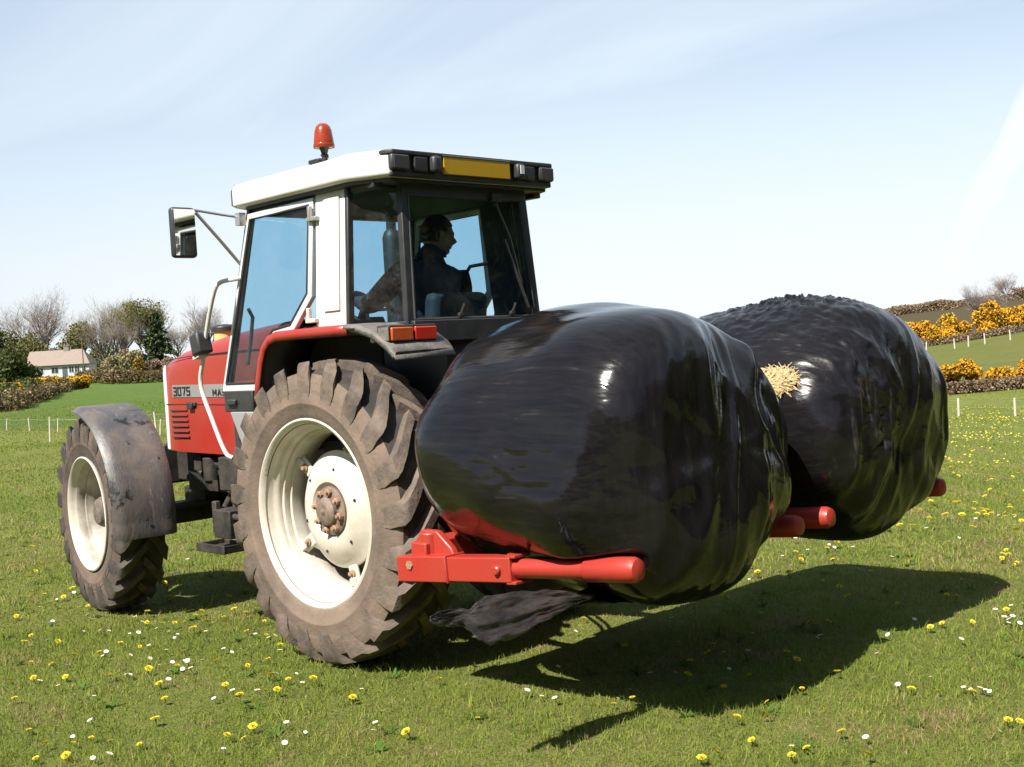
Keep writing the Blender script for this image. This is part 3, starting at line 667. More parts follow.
m = MB(); m.box((.29, 0, 2.596), (1.16, 1.26, .035)); m.build('headliner', M_INT, roof, bevel=.01)
m = MB(); m.prism([(.90, .58), (.86, .685), (-.19, .71), (-.43, .60), (-.43, -.60), (-.19, -.71), (.86, -.685), (.90, -.58)], 2.596, 2.6125, 'z'); m.build('roof_underside', M_TRIM, roof)
# rear lamp panel: a dark shell standing proud of the roof end
pn = [(-.445, .655), (-.445, -.655), (-.505, -.60), (-.505, .60)]
m = MB(); m.prism([(-.400, .653), (-.455, .632), (-.480, .618), (-.480, -.618), (-.455, -.632), (-.400, -.653), (-.44, -.6), (-.44, .6)], 2.732, 2.760, 'z')
m.prism([(-.44, .625), (-.464, .618), (-.464, -.618), (-.44, -.625)], 2.616, 2.650, 'z'); m.prism([(-.44, .622), (-.460, .616), (-.460, -.616), (-.44, -.622)], 2.64, 2.74, 'z')
panel = m.build('rear_lamp_panel', M_TRIM, roof, bevel=.008)
for s in (1, -1):
    m = MB(); m.box((-.462, s*.565, 2.692), (.045, .125, .088)); wl = m.build('work_lamp', M_TRIM, panel, bevel=.014); 
    q = MB(); q.box((-.4865, s*.565, 2.692), (.006, .105, .07)); q.build('lamp_lens', M_LENS, wl, bevel=.006)
    m = MB(); m.box((-.485, s*.325, 2.692), (.055, .062, .092)); sl_ = m.build('plate_lamp', M_TRIM, panel, bevel=.016)
    m = MB(); m.box((-.470, s*.42, 2.690), (.02, .10, .085)); m.build('panel_rib', M_GREYD if False else M_TRIM, panel, bevel=.01)
    if s < 0:
        q = MB(); q.box((-.514, s*.325, 2.70), (.006, .03, .05)); q.build('clear_lens', M_CLEAR, sl_)
m = MB(); m.box((-.470, 0, 2.694), (.02, .515, .098)); m.build('number_plate', M_YEL, panel, bevel=.003)
m = MB(); m.box((-.476, 0, 2.748), (.012, .52, .006)); m.build('plate_trim', M_ALU, panel)
m = MB(); m.lathe([(.02, 0), (.02, .03), (0, .03)], (-.1, .2, 2.775), 12, 'z'); m.build('roof_fitting', M_TRIM, roof)
m = MB(); m.box((.10, .70, 2.772), (.10, .03, .025)); m.build('beacon_base', M_TRIM, roof, bevel=.006)
# rotating beacon on its stem
bc = MB(); bc.lathe([(.016, -.01), (.016, .05), (.022, .055), (.022, .062), (.016, .065), (.024, .09), (.036, .105)], (.01, .70, 2.735), 20, 'z'); bc.tube([(-.02, .70, 2.78), (.05, .70, 2.775)], .007, 6)
beacon = bc.build('beacon', M_TRIM, roof)
bc = MB(); bc.lathe([(.0, .100), (.050, .100), (.056, .106), (.057, .12), (.053, .155), (.047, .195), (.038, .218), (.022, .232), (0, .235)], (.01, .70, 2.735), 28, 'z'); lens = bc.build('beacon_lens', M_ORANGE, beacon, smooth=60)
bc = MB(); bc.lathe([(.058, .100), (.0595, .104), (.0595, .116), (.058, .120)], (.01, .70, 2.735), 28, 'z'); bc.build('beacon_collar', M_ORANGE, beacon)

# interior: seat, wheel, dash
m = MB(); m.box((.02, 0, 1.59), (.46, .46, .12)); m.box((.0, 0, 1.44), (.34, .34, .2)); st_ = m.build('seat', M_INT, T, bevel=.05, seg=3)
m = MB(); m.box((-.21, 0, 1.80), (.11, .44, .42), (0, -.15, 0)); m.build('backrest', M_INT, st_, bevel=.045, seg=3)
m = MB(); m.box((.86, 0, 1.62), (.36, .42, .52)); m.box((.74, 0, 1.83), (.2, .36, .10), (0, .5, 0)); m.tube([(.80, 0, 1.7), (.64, 0, 1.95)], .035, 10); db = m.build('dashboard', M_INT, T, bevel=.03)
sw = Matrix.Rotation(R(-32), 3, 'Y')
m = MB(); ring = [Vector((.62, 0, 1.965))+sw @ Vector((.20*math.cos(2*math.pi*k/32), .20*math.sin(2*math.pi*k/32), 0)) for k in range(33)]; m.tube(ring, .014, 8, cap=False)
for k in range(3):
    a = 2*math.pi*k/3+.5; m.tube([Vector((.62, 0, 1.955)), Vector((.62, 0, 1.965))+sw @ Vector((.195*math.cos(a), .195*math.sin(a), 0))], .011, 6)
m.build('steering_wheel', M_TRIM, T)
m = MB(); m.tube([(.42, -.60, 1.82), (.40, -.61, 2.10), (.30, -.62, 2.21), (.12, -.62, 2.215)], .012, 8); m.build('interior_grab_bar', M_TRIM, cab)
m = MB(); m.box((.2, -.46, 1.79), (.5, .18, .10)); m.tube([(.2, -.45, 1.83), (.24, -.46, 1.93)], .012, 8); m.tube([(.3, -.45, 1.83), (.34, -.46, 1.95)], .012, 8); m.build('lever_console', M_INT, cab, bevel=.02)

# exhaust standing at the right front corner of the cab
m = MB(); m.lathe([(.03, -.5), (.03, 0), (.062, .03), (.068, .06), (.068, .72), (.055, .76), (.036, .78), (.036, .98), (.0, .98)], (1.24, -.75, 1.78), 20, 'z'); m.build('exhaust', M_INK, T)
m = MB(); m.tube([(1.06, .12, 1.62), (1.00, .02, 2.06), (.985, .0, 2.12)], .008, 6); m.tube([(1.055, .05, 1.85), (.945, -.02, 2.38)], .009, 6); m.build('windscreen_wiper', M_TRIM, T)
# mirror on its arm
m = MB(); m.tube([(.915, .66, 2.555), (.95, .80, 2.575), (.97, .985, 2.60)], .008, 8); m.tube([(.945, .69, 2.27), (.955, .82, 2.42), (.97, .965, 2.585)], .010, 8); m.box((.905, .70, 2.545), (.05, .045, .075))
arm = m.build('mirror_arm', M_ALU, T)
hm = MB(); hm.box((.975, 1.055, 2.462), (.055, .158, .30)); mh = hm.build('mirror_housing', M_TRIM, arm, bevel=.022, seg=3)
gm = MB(); gm.box((.9455, 1.055, 2.462), (.004, .136, .272)); gm.build('mirror_glass', M_MIRROR, mh, bevel=.0)
# hand rail in front of the door, with a small work light on it
m = MB(); m.tube(bez([(1.06, .77, 1.09), (1.11, .79, 1.13), (1.22, .80, 1.33), (1.33, .80, 1.55), (1.275, .80, 1.72), (1.20, .80, 1.92), (1.10, .80, 2.11), (1.04, .79, 2.17), (.96, .74, 2.185), (.93, .70, 2.19)], 5), .0135, 10); hr = m.build('hand_rail', mat('pale_painted_tube', (.62, .61, .58), .4, .1, dirt=(.42, .40, .36), dirt_amt=.6, dscale=14), T)
m = MB(); m.box((1.268, .815, 1.805), (.105, .10, .135), (0, .25, 0)); lt = m.build('work_light', M_TRIM, hr, bevel=.014)
m = MB(); m.box((1.285, .815, 1.728), (.07, .07, .02), (0, .25, 0)); m.build('light_bracket', M_WHITE, lt)

# =================================================================== BALE CARRIER
BC = tag(empty('bale_carrier', (-1.0, 0, .70)), 'red steel bale carrier with tubular arms on the back of the tractor', 'bale carrier')
def bp(mb, name, m, parent, **k):
    o = mb.build(name, m, parent, **k); return o
off = Vector((1.0, 0, -.70))
def sh(p): return Vector(p)+off
m = MB(); m.box(sh((-1.0, -.33, .70)), (.11, 2.75, .12)); m.box(sh((-.98, -.33, .86)), (.08, 1.1, .08)); m.box(sh((-.98, .02, 1.0)), (.08, .08, .55)); m.box(sh((-.97, .42, .74)), (.06, .05, .24)); m.box(sh((-.97, -.42, .74)), (.06, .05, .24))
beam = m.build('crossbeam', M_CRED, BC, bevel=.008)
m = MB(); m.box(sh((-1.0, -.33, 1.22)), (.09, 1.9, .09)); m.box(sh((-1.0, .42, .98)), (.07, .07, .5)); m.box(sh((-1.0, -1.08, .98)), (.07, .07, .5)); m.build('back_frame', M_CRED, BC, bevel=.008)
ZT = .748
for i, y in enumerate((1.03, -.164, -.448, -1.642)):
    a0 = Vector((-.885, y, .630)); t = (Vector((-2.355, y, ZT))-a0).normalized()
    rot = t.to_track_quat('-X', 'Z').to_matrix()
    hub_ = a0
    ln = .36
    m = MB(); m.box(sh(a0+t*.18), (.36, .118, .122), rot); m.box(sh(a0+t*.36), (.012, .128, .132), rot)
    m.box(sh(a0+t*.56), (.44, .105, .112), rot)
    arm = m.build('arm_box', M_CRED, BC, bevel=.010, seg=3)
    s = -1 if i in (1, 3) else 1
    m = MB(); m.lathe([(.022, 0), (.022, .012), (.016, .018), (0, .018)], sh(a0+t*.70)+Vector((0, s*.053, 0)), 16, 'y', M=Matrix.Scale(s, 3, Vector((0, 1, 0)))); m.build('pivot_bolt', M_CRED, arm)
    # pivot bracket that ties the arm box to the beam
    m = MB(); m.prism([(off.x+a0.x-.03, off.z+.665), (off.x+a0.x-.33, off.z+.69), (off.x+a0.x-.30, off.z+.74), (off.x+a0.x-.20, off.z+.815), (off.x+a0.x-.09, off.z+.815), (off.x+a0.x-.03, off.z+.74)], y-s*.03, y-s*.07)
    m.box(sh((-1.02, y-s*.16, .72)), (.14, .22, .10)); m.lathe([(.05, -.06), (.05, .06), (0, .06)], sh((-1.02, y-s*.05, .745)), 18, 'z')
    m.build('pivot_bracket', M_CRED, arm, bevel=.008)
    m = MB(); m.lathe([(.030, -.066), (.030, .066), (0, .066)], sh(a0+t*.755), 14, 'z'); m.box(sh(a0+t*.78+Vector((0, 0, .058))), (.06, .10, .014), rot); m.box(sh(a0+t*.78-Vector((0, 0, .058))), (.06, .10, .014), rot); m.build('locking_pin', M_CRED, arm, bevel=.003)
    m = MB(); m.lathe([(.022, 0), (.022, .008), (0, .008)], sh(a0+t*.10)+Vector((0, s*.059, .02)), 6, 'y', M=Matrix.Scale(s, 3, Vector((0, 1, 0)))); m.build('bolt', M_RUST, arm)
    m = MB(); p0, p1 = a0+t*.74, a0+t*1.475
    m.tube([sh(p0), sh(a0+t*1.20)], .043, 20)
    tb = m.build('bale_tube', M_CRED, BC, smooth=40)
    m = MB(); L_ = (a0+t*1.19, a0+t*1.205, a0+t*1.445, a0+t*1.468, a0+t*1.476)
    m.tube([sh(q) for q in L_], [.043, .0535, .0535, .044, .02], 24); m.build('end_roller', M_CRED, tb, smooth=40)
m = MB()
for y in (.43, -1.04):
    m.tube([sh((-1.06, y+.5, .62)), sh((-1.06, y-.5, .62))], .032, 10); m.tube([sh((-1.06, y+.2, .62)), sh((-1.06, y-.45, .62))], .02, 10)
m.build('hydraulic_ram', M_BLACK, BC)
for k, yy in enumerate((.10, .16)):
    m = MB(); m.tube(bez([sh((-.45, yy, 1.15)), sh((-.70, yy+.05, 1.02)), sh((-.90, yy+.12, .92)), sh((-1.05, yy+.2, .74))], 6), .012, 8); m.build('hose', M_TRIM, BC)

# =================================================================== BALES
def film_mat(name, seed, dusty):
    """glossy black stretch film: fine streaks along the roll, crumples, dusty scuffs"""
    m, nt, out = new_mat(name); L = nt.links.new
    b = N(nt, 'ShaderNodeBsdfPrincipled'); L(b.outputs[0], out.inputs[0])
    b.inputs['Specular IOR Level'].default_value = .34
    tc = N(nt, 'ShaderNodeTexCoord'); mp = N(nt, 'ShaderNodeMapping'); mp.inputs['Scale'].default_value = (1.8, 24, 24); mp.inputs['Location'].default_value = (seed, seed, 0); L(tc.outputs['Object'], mp.inputs[0])
    fine = N(nt, 'ShaderNodeTexNoise', i_Scale=1.6, i_Detail=8, i_Roughness=.62); fine.inputs['Distortion'].default_value = .4; L(mp.outputs[0], fine.inputs['Vector'])
    mpe = N(nt, 'ShaderNodeMapping'); mpe.inputs['Scale'].default_value = (14, 15, 1.8); mpe.inputs['Rotation'].default_value = (R(14), 0, 0); L(tc.outputs['Object'], mpe.inputs[0])
    fe = N(nt, 'ShaderNodeTexNoise', i_Scale=1.5, i_Detail=7, i_Roughness=.6); fe.inputs['Distortion'].default_value = .5; L(mpe.outputs[0], fe.inputs['Vector'])
    sx_ = N(nt, 'ShaderNodeSeparateXYZ'); L(tc.outputs['Normal'], sx_.inputs[0]); ab = N(nt, 'ShaderNodeMath', operation='ABSOLUTE'); L(sx_.outputs['X'], ab.inputs[0])
    em = N(nt, 'ShaderNodeMapRange', interpolation_type='SMOOTHSTEP'); em.inputs[1].default_value = .5; em.inputs[2].default_value = .85; L(ab.outputs[0], em.inputs[0])
    fx = N(nt, 'ShaderNodeMix', data_type='FLOAT'); L(em.outputs[0], fx.inputs[0]); L(fine.outputs['Fac'], fx.inputs[2]); L(fe.outputs['Fac'], fx.inputs[3])
    mp2 = N(nt, 'ShaderNodeMapping'); mp2.inputs['Scale'].default_value = (1, 5, 5); L(tc.outputs['Object'], mp2.inputs[0])
    wide = N(nt, 'ShaderNodeTexNoise', i_Scale=1.5, i_Detail=4, i_Roughness=.5); L(mp2.outputs[0], wide.inputs['Vector'])
    blob = N(nt, 'ShaderNodeTexNoise', i_Scale=2.3, i_Detail=6, i_Roughness=.6); L(tc.outputs['Object'], blob.inputs['Vector'])
    rr = N(nt, 'ShaderNodeMapRange'); rr.inputs[1].default_value = .35; rr.inputs[2].default_value = .70; rr.inputs[3].default_value = .08+.10*dusty; rr.inputs[4].default_value = .16+.22*dusty; L(blob.outputs['Fac'], rr.inputs[0])
    ra = N(nt, 'ShaderNodeMath', operation='MULTIPLY_ADD'); L(fx.outputs[0], ra.inputs[0]); ra.inputs[1].default_value = .13; L(rr.outputs[0], ra.inputs[2]); rb_ = N(nt, 'ShaderNodeMath', operation='SUBTRACT'); L(ra.outputs[0], rb_.inputs[0]); rb_.inputs[1].default_value = .07; L(rb_.outputs[0], b.inputs['Roughness'])
    cr = ramp(nt, [(.45, (.006, .0052, .0062)), (.66, (.011, .0098, .0105)), (.84, (.04+dusty*.09, .033+dusty*.075, .030+dusty*.06))])
    ma = N(nt, 'ShaderNodeMath', operation='MULTIPLY_ADD'); L(fx.outputs[0], ma.inputs[0]); ma.inputs[1].default_value = .7
    m3 = N(nt, 'ShaderNodeMath', operation='MULTIPLY'); L(blob.outputs['Fac'], m3.inputs[0]); m3.inputs[1].default_value = .38+.14*dusty; L(m3.outputs[0], ma.inputs[2])
    L(ma.outputs[0], cr.inputs[0]); L(cr.outputs[0], b.inputs['Base Color'])
    b1 = N(nt, 'ShaderNodeBump'); b1.inputs['Strength'].default_value = .03+.12*dusty; b1.inputs['Distance'].default_value = .012; L(fx.outputs[0], b1.inputs['Height'])
    b2 = N(nt, 'ShaderNodeBump'); b2.inputs['Strength'].default_value = .09+.14*dusty; b2.inputs['Distance'].default_value = .05; L(wide.outputs['Fac'], b2.inputs['Height']); L(b1.outputs[0], b2.inputs['Normal'])
    # thin tight wrinkles drawn along the wrap
    rg = []
    for mp_ in (mp, mpe):
        mq = N(nt, 'ShaderNodeMapping'); mq.inputs['Scale'].default_value = (.55, .9, .9) if mp_ is mp else (.9, .9, .6); L(mp_.outputs[0], mq.inputs[0])
        rn = N(nt, 'ShaderNodeTexNoise', i_Scale=1.3, i_Detail=3, i_Roughness=.5); rn.noise_type = 'RIDGED_MULTIFRACTAL'; rn.inputs['Distortion'].default_value = .35; L(mq.outputs[0], rn.inputs['Vector']); rg.append(rn)
    rx = N(nt, 'ShaderNodeMix', data_type='FLOAT'); L(em.outputs[0], rx.inputs[0]); L(rg[0].outputs['Fac'], rx.inputs[2]); L(rg[1].outputs['Fac'], rx.inputs[3])
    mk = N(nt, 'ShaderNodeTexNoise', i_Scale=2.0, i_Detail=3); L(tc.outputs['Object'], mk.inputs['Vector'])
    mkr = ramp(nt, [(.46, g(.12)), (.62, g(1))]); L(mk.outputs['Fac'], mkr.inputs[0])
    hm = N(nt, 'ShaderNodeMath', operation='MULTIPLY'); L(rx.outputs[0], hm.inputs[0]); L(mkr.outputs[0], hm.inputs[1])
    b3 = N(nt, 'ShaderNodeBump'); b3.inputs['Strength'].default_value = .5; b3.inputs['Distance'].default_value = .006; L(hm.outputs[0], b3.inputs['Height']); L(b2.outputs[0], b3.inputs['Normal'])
    dl = ramp(nt, [(.42, g(0)), (.80, g(.7+.3*dusty))]); L(hm.outputs[0], dl.inputs[0])  # pale lines paint the sun glints of the wrinkles into the film colour
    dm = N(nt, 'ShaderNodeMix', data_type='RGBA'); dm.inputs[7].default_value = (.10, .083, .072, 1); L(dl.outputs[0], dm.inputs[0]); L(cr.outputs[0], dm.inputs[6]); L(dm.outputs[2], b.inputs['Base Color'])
    L(b3.outputs[0], b.inputs['Normal'])
    return m

def bale(name, c, h, ry, rz, seed, bumps, film, folds, tubes, crumple=(), n_=5.0, nu=210, nt_=280):
    """round bale lying along x; the film is pushed out by lumps and drawn into folds at the ends"""
    c = Vector(c); vs = []
    sv = Vector((seed*7.3, seed*3.1, seed*1.7))
    fp = []
    for i in range(4001):
        ph = -math.pi/2+math.pi*i/4000; fp.append((math.copysign(abs(math.sin(ph))**(2/n_), ph), abs(math.cos(ph))**(2/n_)))
    fp = np.array(fp); al = np.concatenate([[0], np.cumsum(np.hypot(np.diff(fp[:, 0])*h, np.diff(fp[:, 1])*ry))])
    for i in range(nu+1):                    # rings evenly spaced along the outline
        q_ = al[-1]*i/nu; a = float(np.interp(q_, al, fp[:, 0])); s = float(np.interp(q_, al, fp[:, 1]))
        for j in range(nt_):
            t = 2*math.pi*j/nt_
            p = Vector((h*a, ry*s*math.cos(t), rz*s*math.sin(t)))
            nrm = Vector((math.copysign(abs(a)**(n_-1), a)/h, math.cos(t)*s**(n_-1)/ry, math.sin(t)*s**(n_-1)/rz)).normalized()
            d = .050*mn.noise(p*1.25+sv) + .022*mn.noise(p*2.7+sv*2)
            # fine lengthwise ripples
            q = Vector((p.x*1.3, p.y*6, p.z*6))
            d += .007*mn.noise(q+sv)*(1 if s > .5 else s*2)
            # slack folds where the film runs over the rim and down the end
            e = min(1, max(0, (abs(a)-.70)/.22)); e = e*e*(3-2*e)
            if e > 0:
                cy, cz_ = math.cos(t)*ry*s, math.sin(t)*rz*s
                f1 = mn.noise(Vector((math.cos(t)*folds*.30, math.sin(t)*folds*.30, s*.8+seed)))*s*s*(3-2*s)
                f2 = 1-abs(mn.noise(Vector((cy*7+cz_*2.0, cz_*1.1, seed*3))))*2      # long near-vertical creases
                f3 = 1-abs(mn.noise(Vector((cy*3.2-cz_*2.6, cz_*.9+cy*.5, seed*5))))*2
                d += e*(.030*f1 + .006*f2 + .012*f3 - .010)
                for (c0, sl_, wd_, am_) in FOLDS: d += e*am_*math.exp(-((cy-c0+sl_*cz_+.05*math.sin(4*cz_+c0*9))/wd_)**2)
            for (bx, by, bz, rad, amp) in bumps:
                dd = (p-Vector((bx, by, bz))).length/rad
                if dd < 2.5: d += amp*math.exp(-dd*dd)
            for (bx, by, bz, rx, ry_, rz_, amp, fq, sx, sy, sz) in crumple:          # crinkled places in the film
                dd = ((p.x-bx)/rx)**2+((p.y-by)/ry_)**2+((p.z-bz)/rz_)**2
                if dd < 4:
                    pq = Vector((p.x*fq*sx, p.y*fq*sy, p.z*fq*sz))+sv
                    d += amp*math.exp(-dd)*((1-2*abs(mn.noise(pq)))+.5*(1-2*abs(mn.noise(pq*2.1)))-.4)
            p = p+nrm*d
            # the carrier's tubes press into the film
            for ty, tz in tubes:
                wpos = c+p
                vy, vz = wpos.y-ty, wpos.z-(tz+ (wpos.x+2.355)*-.08)
                r_ = math.hypot(vy, vz)
                if r_ < .075 and -2.5 < wpos.x:
                    k = .05/max(r_, 1e-4)
                    ins = Vector((0, -nrm.y, -nrm.z))
                    p = p+ins*(.075-r_)*.9
            vs.append(p)
    fs = []
    for i in range(nu):
        for j in range(nt_):
            fs.append((i*nt_+j, i*nt_+(j+1) % nt_, (i+1)*nt_+(j+1) % nt_, (i+1)*nt_+j))
    m = MB(); m.add(vs, fs)
    o = m.build(name, film, None, smooth=80, loc=c)
    return o
FOLDS = ((.43, .25, .030, .010), (.21, .32, .06, .012), (-.02, .18, .022, .007), (-.24, .30, .05, .012), (-.45, .1, .03, .009))
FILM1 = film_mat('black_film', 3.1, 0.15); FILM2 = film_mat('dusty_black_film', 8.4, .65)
B1 = bale('wrapped_bale', (-1.70, .445, 1.185), .70, .715, .655, 1.0,
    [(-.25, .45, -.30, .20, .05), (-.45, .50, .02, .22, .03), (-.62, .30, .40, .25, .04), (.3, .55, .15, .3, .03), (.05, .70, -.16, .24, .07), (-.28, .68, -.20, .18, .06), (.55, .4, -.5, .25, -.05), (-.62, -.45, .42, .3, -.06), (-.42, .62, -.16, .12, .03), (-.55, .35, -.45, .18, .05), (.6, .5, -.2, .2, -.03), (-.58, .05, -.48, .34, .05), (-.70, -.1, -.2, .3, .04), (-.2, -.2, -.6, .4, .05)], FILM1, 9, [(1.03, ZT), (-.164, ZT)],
    [(-.34, .62, -.12, .22, .3, .12, .013, 9, .35, 1.3, 1.8), (-.35, .55, -.42, .16, .3, .10, .009, 10, .5, 1, 1), (-.1, .66, .05, .3, .3, .10, .008, 9, .4, 1.5, 2), (-.10, .65, -.02, .13, .3, .12, .014, 13, .6, 1.2, 1.5), (-.02, .66, .20, .10, .3, .10, .007, 13, .6, 1.2, 1.5)])
tag(B1, 'left glossy black plastic-wrapped bale with torn film hanging below it', 'bale', 'black wrapped bales on the carrier')
B2 = bale('wrapped_bale', (-1.73, -1.105, 1.165), .68, .675, .63, 2.0,
    [(-.62, -.1, .05, .22, .05), (-.66, .15, .25, .18, .04), (-.3, -.62, .0, .28, .035), (-.5, -.5, -.2, .25, .04), (-.2, .1, .66, .35, .03), (-.66, .0, -.12, .12, -.03), (-.45, -.66, .25, .16, .05), (-.25, -.68, .05, .20, .05), (-.1, -.62, .38, .12, -.03), (-.62, .45, .42, .22, -.03)], FILM2, 11, [(-.448, ZT), (-1.642, ZT)],
    [(-.05, .02, .63, .36, .22, .06, .045, 13, 1, 1.2, 1), (0, .2, .58, .6, .5, .2, .010, 15, .8, 1.4, 1), (-.5, .3, .35, .3, .25, .2, .014, 8, .5, 1.2, 1), (-.66, 0, 0, .2, .6, .5, .005, 4, 1, 1.2, .5), (-.6, .25, .05, .2, .2, .2, .012, 7, .5, 1, 1.4)])
tag(B2, 'right dusty black wrapped bale with straw showing through a tear', 'bale', 'black wrapped bales on the carrier')

# straw showing through a tear in the right-hand bale
def bale_surface(o, frm, to):
    """first hit on a bale between two points (world)"""
    from mathutils.bvhtree import BVHTree
    me = o.data
    bvh = BVHTree.FromPolygons([v.co.copy() for v in me.vertices], [tuple(p.vertices) for p in me.polygons])
    f0 = Vector(frm)-o.location; d = Vector(to)-Vector(frm)
    r_ = bvh.ray_cast(f0, d.normalized())
    return r_[0], r_[1]
tear_p, tear_n = bale_surface(B2, CAM, (-1.494-.012, -1.307-.012, 1.372))
def straw_patch():
    n = tear_n.normalized(); a = Vector((0, 0, 1)); a = (a-n*a.dot(n)).normalized(); b = n.cross(a)
    m = MB(); m.cur = 0
    ring = []
    K = 26
    vs = [tear_p+n*.028]; fs = []
    for k in range(K):
        t = 2*math.pi*k/K; r_ = 1+.22*math.sin(3*t+1)+.1*random.random()
        vs.append(tear_p+a*(.075*r_*math.sin(t))+b*(.125*r_*math.cos(t))+n*-.012)
    for k in range(K): fs.append((0, 1+k, 1+(k+1) % K))
    m.add(vs, fs)
    for k in range(430):
        t = random.random()*2*math.pi; q = math.sqrt(random.random())
        p = tear_p+a*(.080*q*math.sin(t))+b*(.130*q*math.cos(t))+n*(.026*(1-q*q)+.004)
        dr = (a*random.uniform(-1, 1)+b*random.uniform(-1.6, 1.6)+n*random.uniform(-.05, .22)).normalized()
        ln = random.uniform(.02, .095); m.tube([p-dr*ln/2, p+dr*ln/2], random.uniform(.0012, .0024), 4)
    return m.build('exposed_straw', mat('straw', (.58, .45, .24), .8, dirt=(.36, .25, .11), dirt_amt=.8, dscale=40), B2, smooth=30)
straw_patch()
def film_strip(name, parent, path, wid, seed, m_, up_=Vector((0, 0, 1)), amp=.02, nw=9, thick=.0015):
    pts = bez(path, 10); v = []; f = []; k = len(pts)
    for i, p in enumerate(pts):
        q = i/(k-1); wv = wid(q) if callable(wid) else wid
        t = (pts[min(i+1, k-1)]-pts[max(i-1, 0)]).normalized(); sd = (up_-t*up_.dot(t)).normalized(); nr = t.cross(sd)
        for j in range(nw):
            u = j/(nw-1)-.5
            d = amp*(1-2*abs(mn.noise(Vector((q*2, u*6, seed)))))+amp*.3*mn.noise(Vector((q*9, u*9, seed*2)))
            v.append(p+sd*(u*wv)+nr*d)
    for i in range(k-1):
        for j in range(nw-1): f.append((i*nw+j, i*nw+j+1, (i+1)*nw+j+1, (i+1)*nw+j))
    mb = MB(); mb.add(v, f); o = mb.build(name, m_, parent, smooth=70, recalc=False)
    sd_ = o.modifiers.new('Solidify', 'SOLIDIFY'); sd_.thickness = thick
    return o
# torn tail of film streaming from under the left-hand bale
def flap():
    P = [(-2.03, .95, .590), (-2.02, 1.10, .603), (-2.00, 1.27, .602), (-1.985, 1.44, .605), (-1.975, 1.58, .622), (-1.965, 1.70, .640), (-1.97, 1.815, .662)]
    pts = bez([Vector(p)-B1.location for p in P], 14); k = len(pts); nw = 33; v = []; f = []
    for i, p in enumerate(pts):
        q = i/(k-1); wv = float(np.interp(q, [0, .12, .28, .45, .60, .67, .71, .80, .92, 1], [.006, .04, .10, .16, .165, .14, .07, .055, .052, .016]))
        sag = float(np.interp(q, [0, .3, .55, .68, .75, 1], [0, .0, .012, .02, -.004, 0]))
        for j in range(nw):
            u = j/(nw-1)-.5
            fold = (.010*math.sin(u*15+q*5+2.5*mn.noise(Vector((q*3, u*2, 5))))+.008*(1-2*abs(mn.noise(Vector((u*7+q*1.5, q*2.2, 3))))))*min(1, wv*9)
            cr_ = .004*mn.noise(Vector((q*16, u*wv*80, 2.7)))+.005*(1-2*abs(mn.noise(Vector((q*7-u*3, u*9, 8.1)))))
            ed_ = .010*mn.noise(Vector((q*16, 3 if u > 0 else 9, 0)))*abs(u)*2
            v.append(p+Vector((.55, -.5, .67)).normalized()*(1.4*u*wv+ed_-sag)+Vector((-.77, .0, .63))*(fold*.55+cr_*1.5+.05*(.25-u*u)*wv*8*.5))
    for i in range(k-1):
        for j in range(nw-1): f.append((i*nw+j, i*nw+j+1, (i+1)*nw+j+1, (i+1)*nw+j))
    mb = MB(); mb.add(v, f); o = mb.build('torn_film', FLAPM, B1, smooth=70, recalc=False); sd_ = o.modifiers.new('Solidify', 'SOLIDIFY'); sd_.thickness = .002
FLAPM = mat('crumpled_film', (.010, .0095, .010), .20, dirt=(.05, .042, .038), dirt_amt=.9, dscale=9, bump=.7, bscale=26, mid=.5, stretch=(1, .6, 2.2))
flap()
hang = film_strip('shadow_link_film', B1, [Vector(q)-B1.location for q in ((-1.90, .45, .545), (-1.93, .70, .555), (-1.98, .90, .585), (-2.01, 1.08, .60))], lambda q: .24-.17*q, 6.6, FLAPM, up_=Vector((1, 0, .25)), amp=.02, nw=13)  # strip added under the bale to join the flap's shadow to the main one

# =================================================================== DRIVER
def skin_mesh(name, nodes, edges, m, parent, sub=2, root=0, loc=(0, 0, 0)):
    me = bpy.data.meshes.new(name); me.from_pydata([n_[0] for n_ in nodes], edges, []); o = bpy.data.objects.new(name, me); COL.objects.link(o)
    s = o.modifiers.new('Skin', 'SKIN'); s.use_smooth_shade = True
    for i, n_ in enumerate(nodes):
        r_ = n_[1]; r_ = (r_, r_) if not isinstance(r_, tuple) else r_
        me.skin_vertices[0].data[i].radius = r_
    me.skin_vertices[0].data[root].use_root = True
    ss = o.modifiers.new('Subdivision', 'SUBSURF'); ss.levels = sub; ss.render_levels = sub
    if m: me.materials.append(m)
    if parent: o.parent = parent
    o.location = loc
    return o
M_SKIN = mat('skin', (.42, .23, .16), .5, dirt=(.36, .17, .12), dirt_amt=.4)
M_COAT = mat('dark_overalls', (.020, .023, .035), .85, dirt=(.035, .037, .05), dirt_amt=.6, dscale=12, bump=.3, bscale=30)
M_HAIR = mat('dark_hair', (.02, .016, .013), .6, bump=.6, bscale=90)
D = tag(empty('person', (0, 0, 1.62)), 'driver in dark overalls seated in the cab, looking over the right shoulder', 'person')
dz = Vector((0, 0, -1.62))
def pt(x, y, z): return Vector((x, y, z))+dz
fv = Vector((-.40, -.91, -.10)).normalized(); sv_ = Vector((fv.y, -fv.x, 0)).normalized()   # face direction
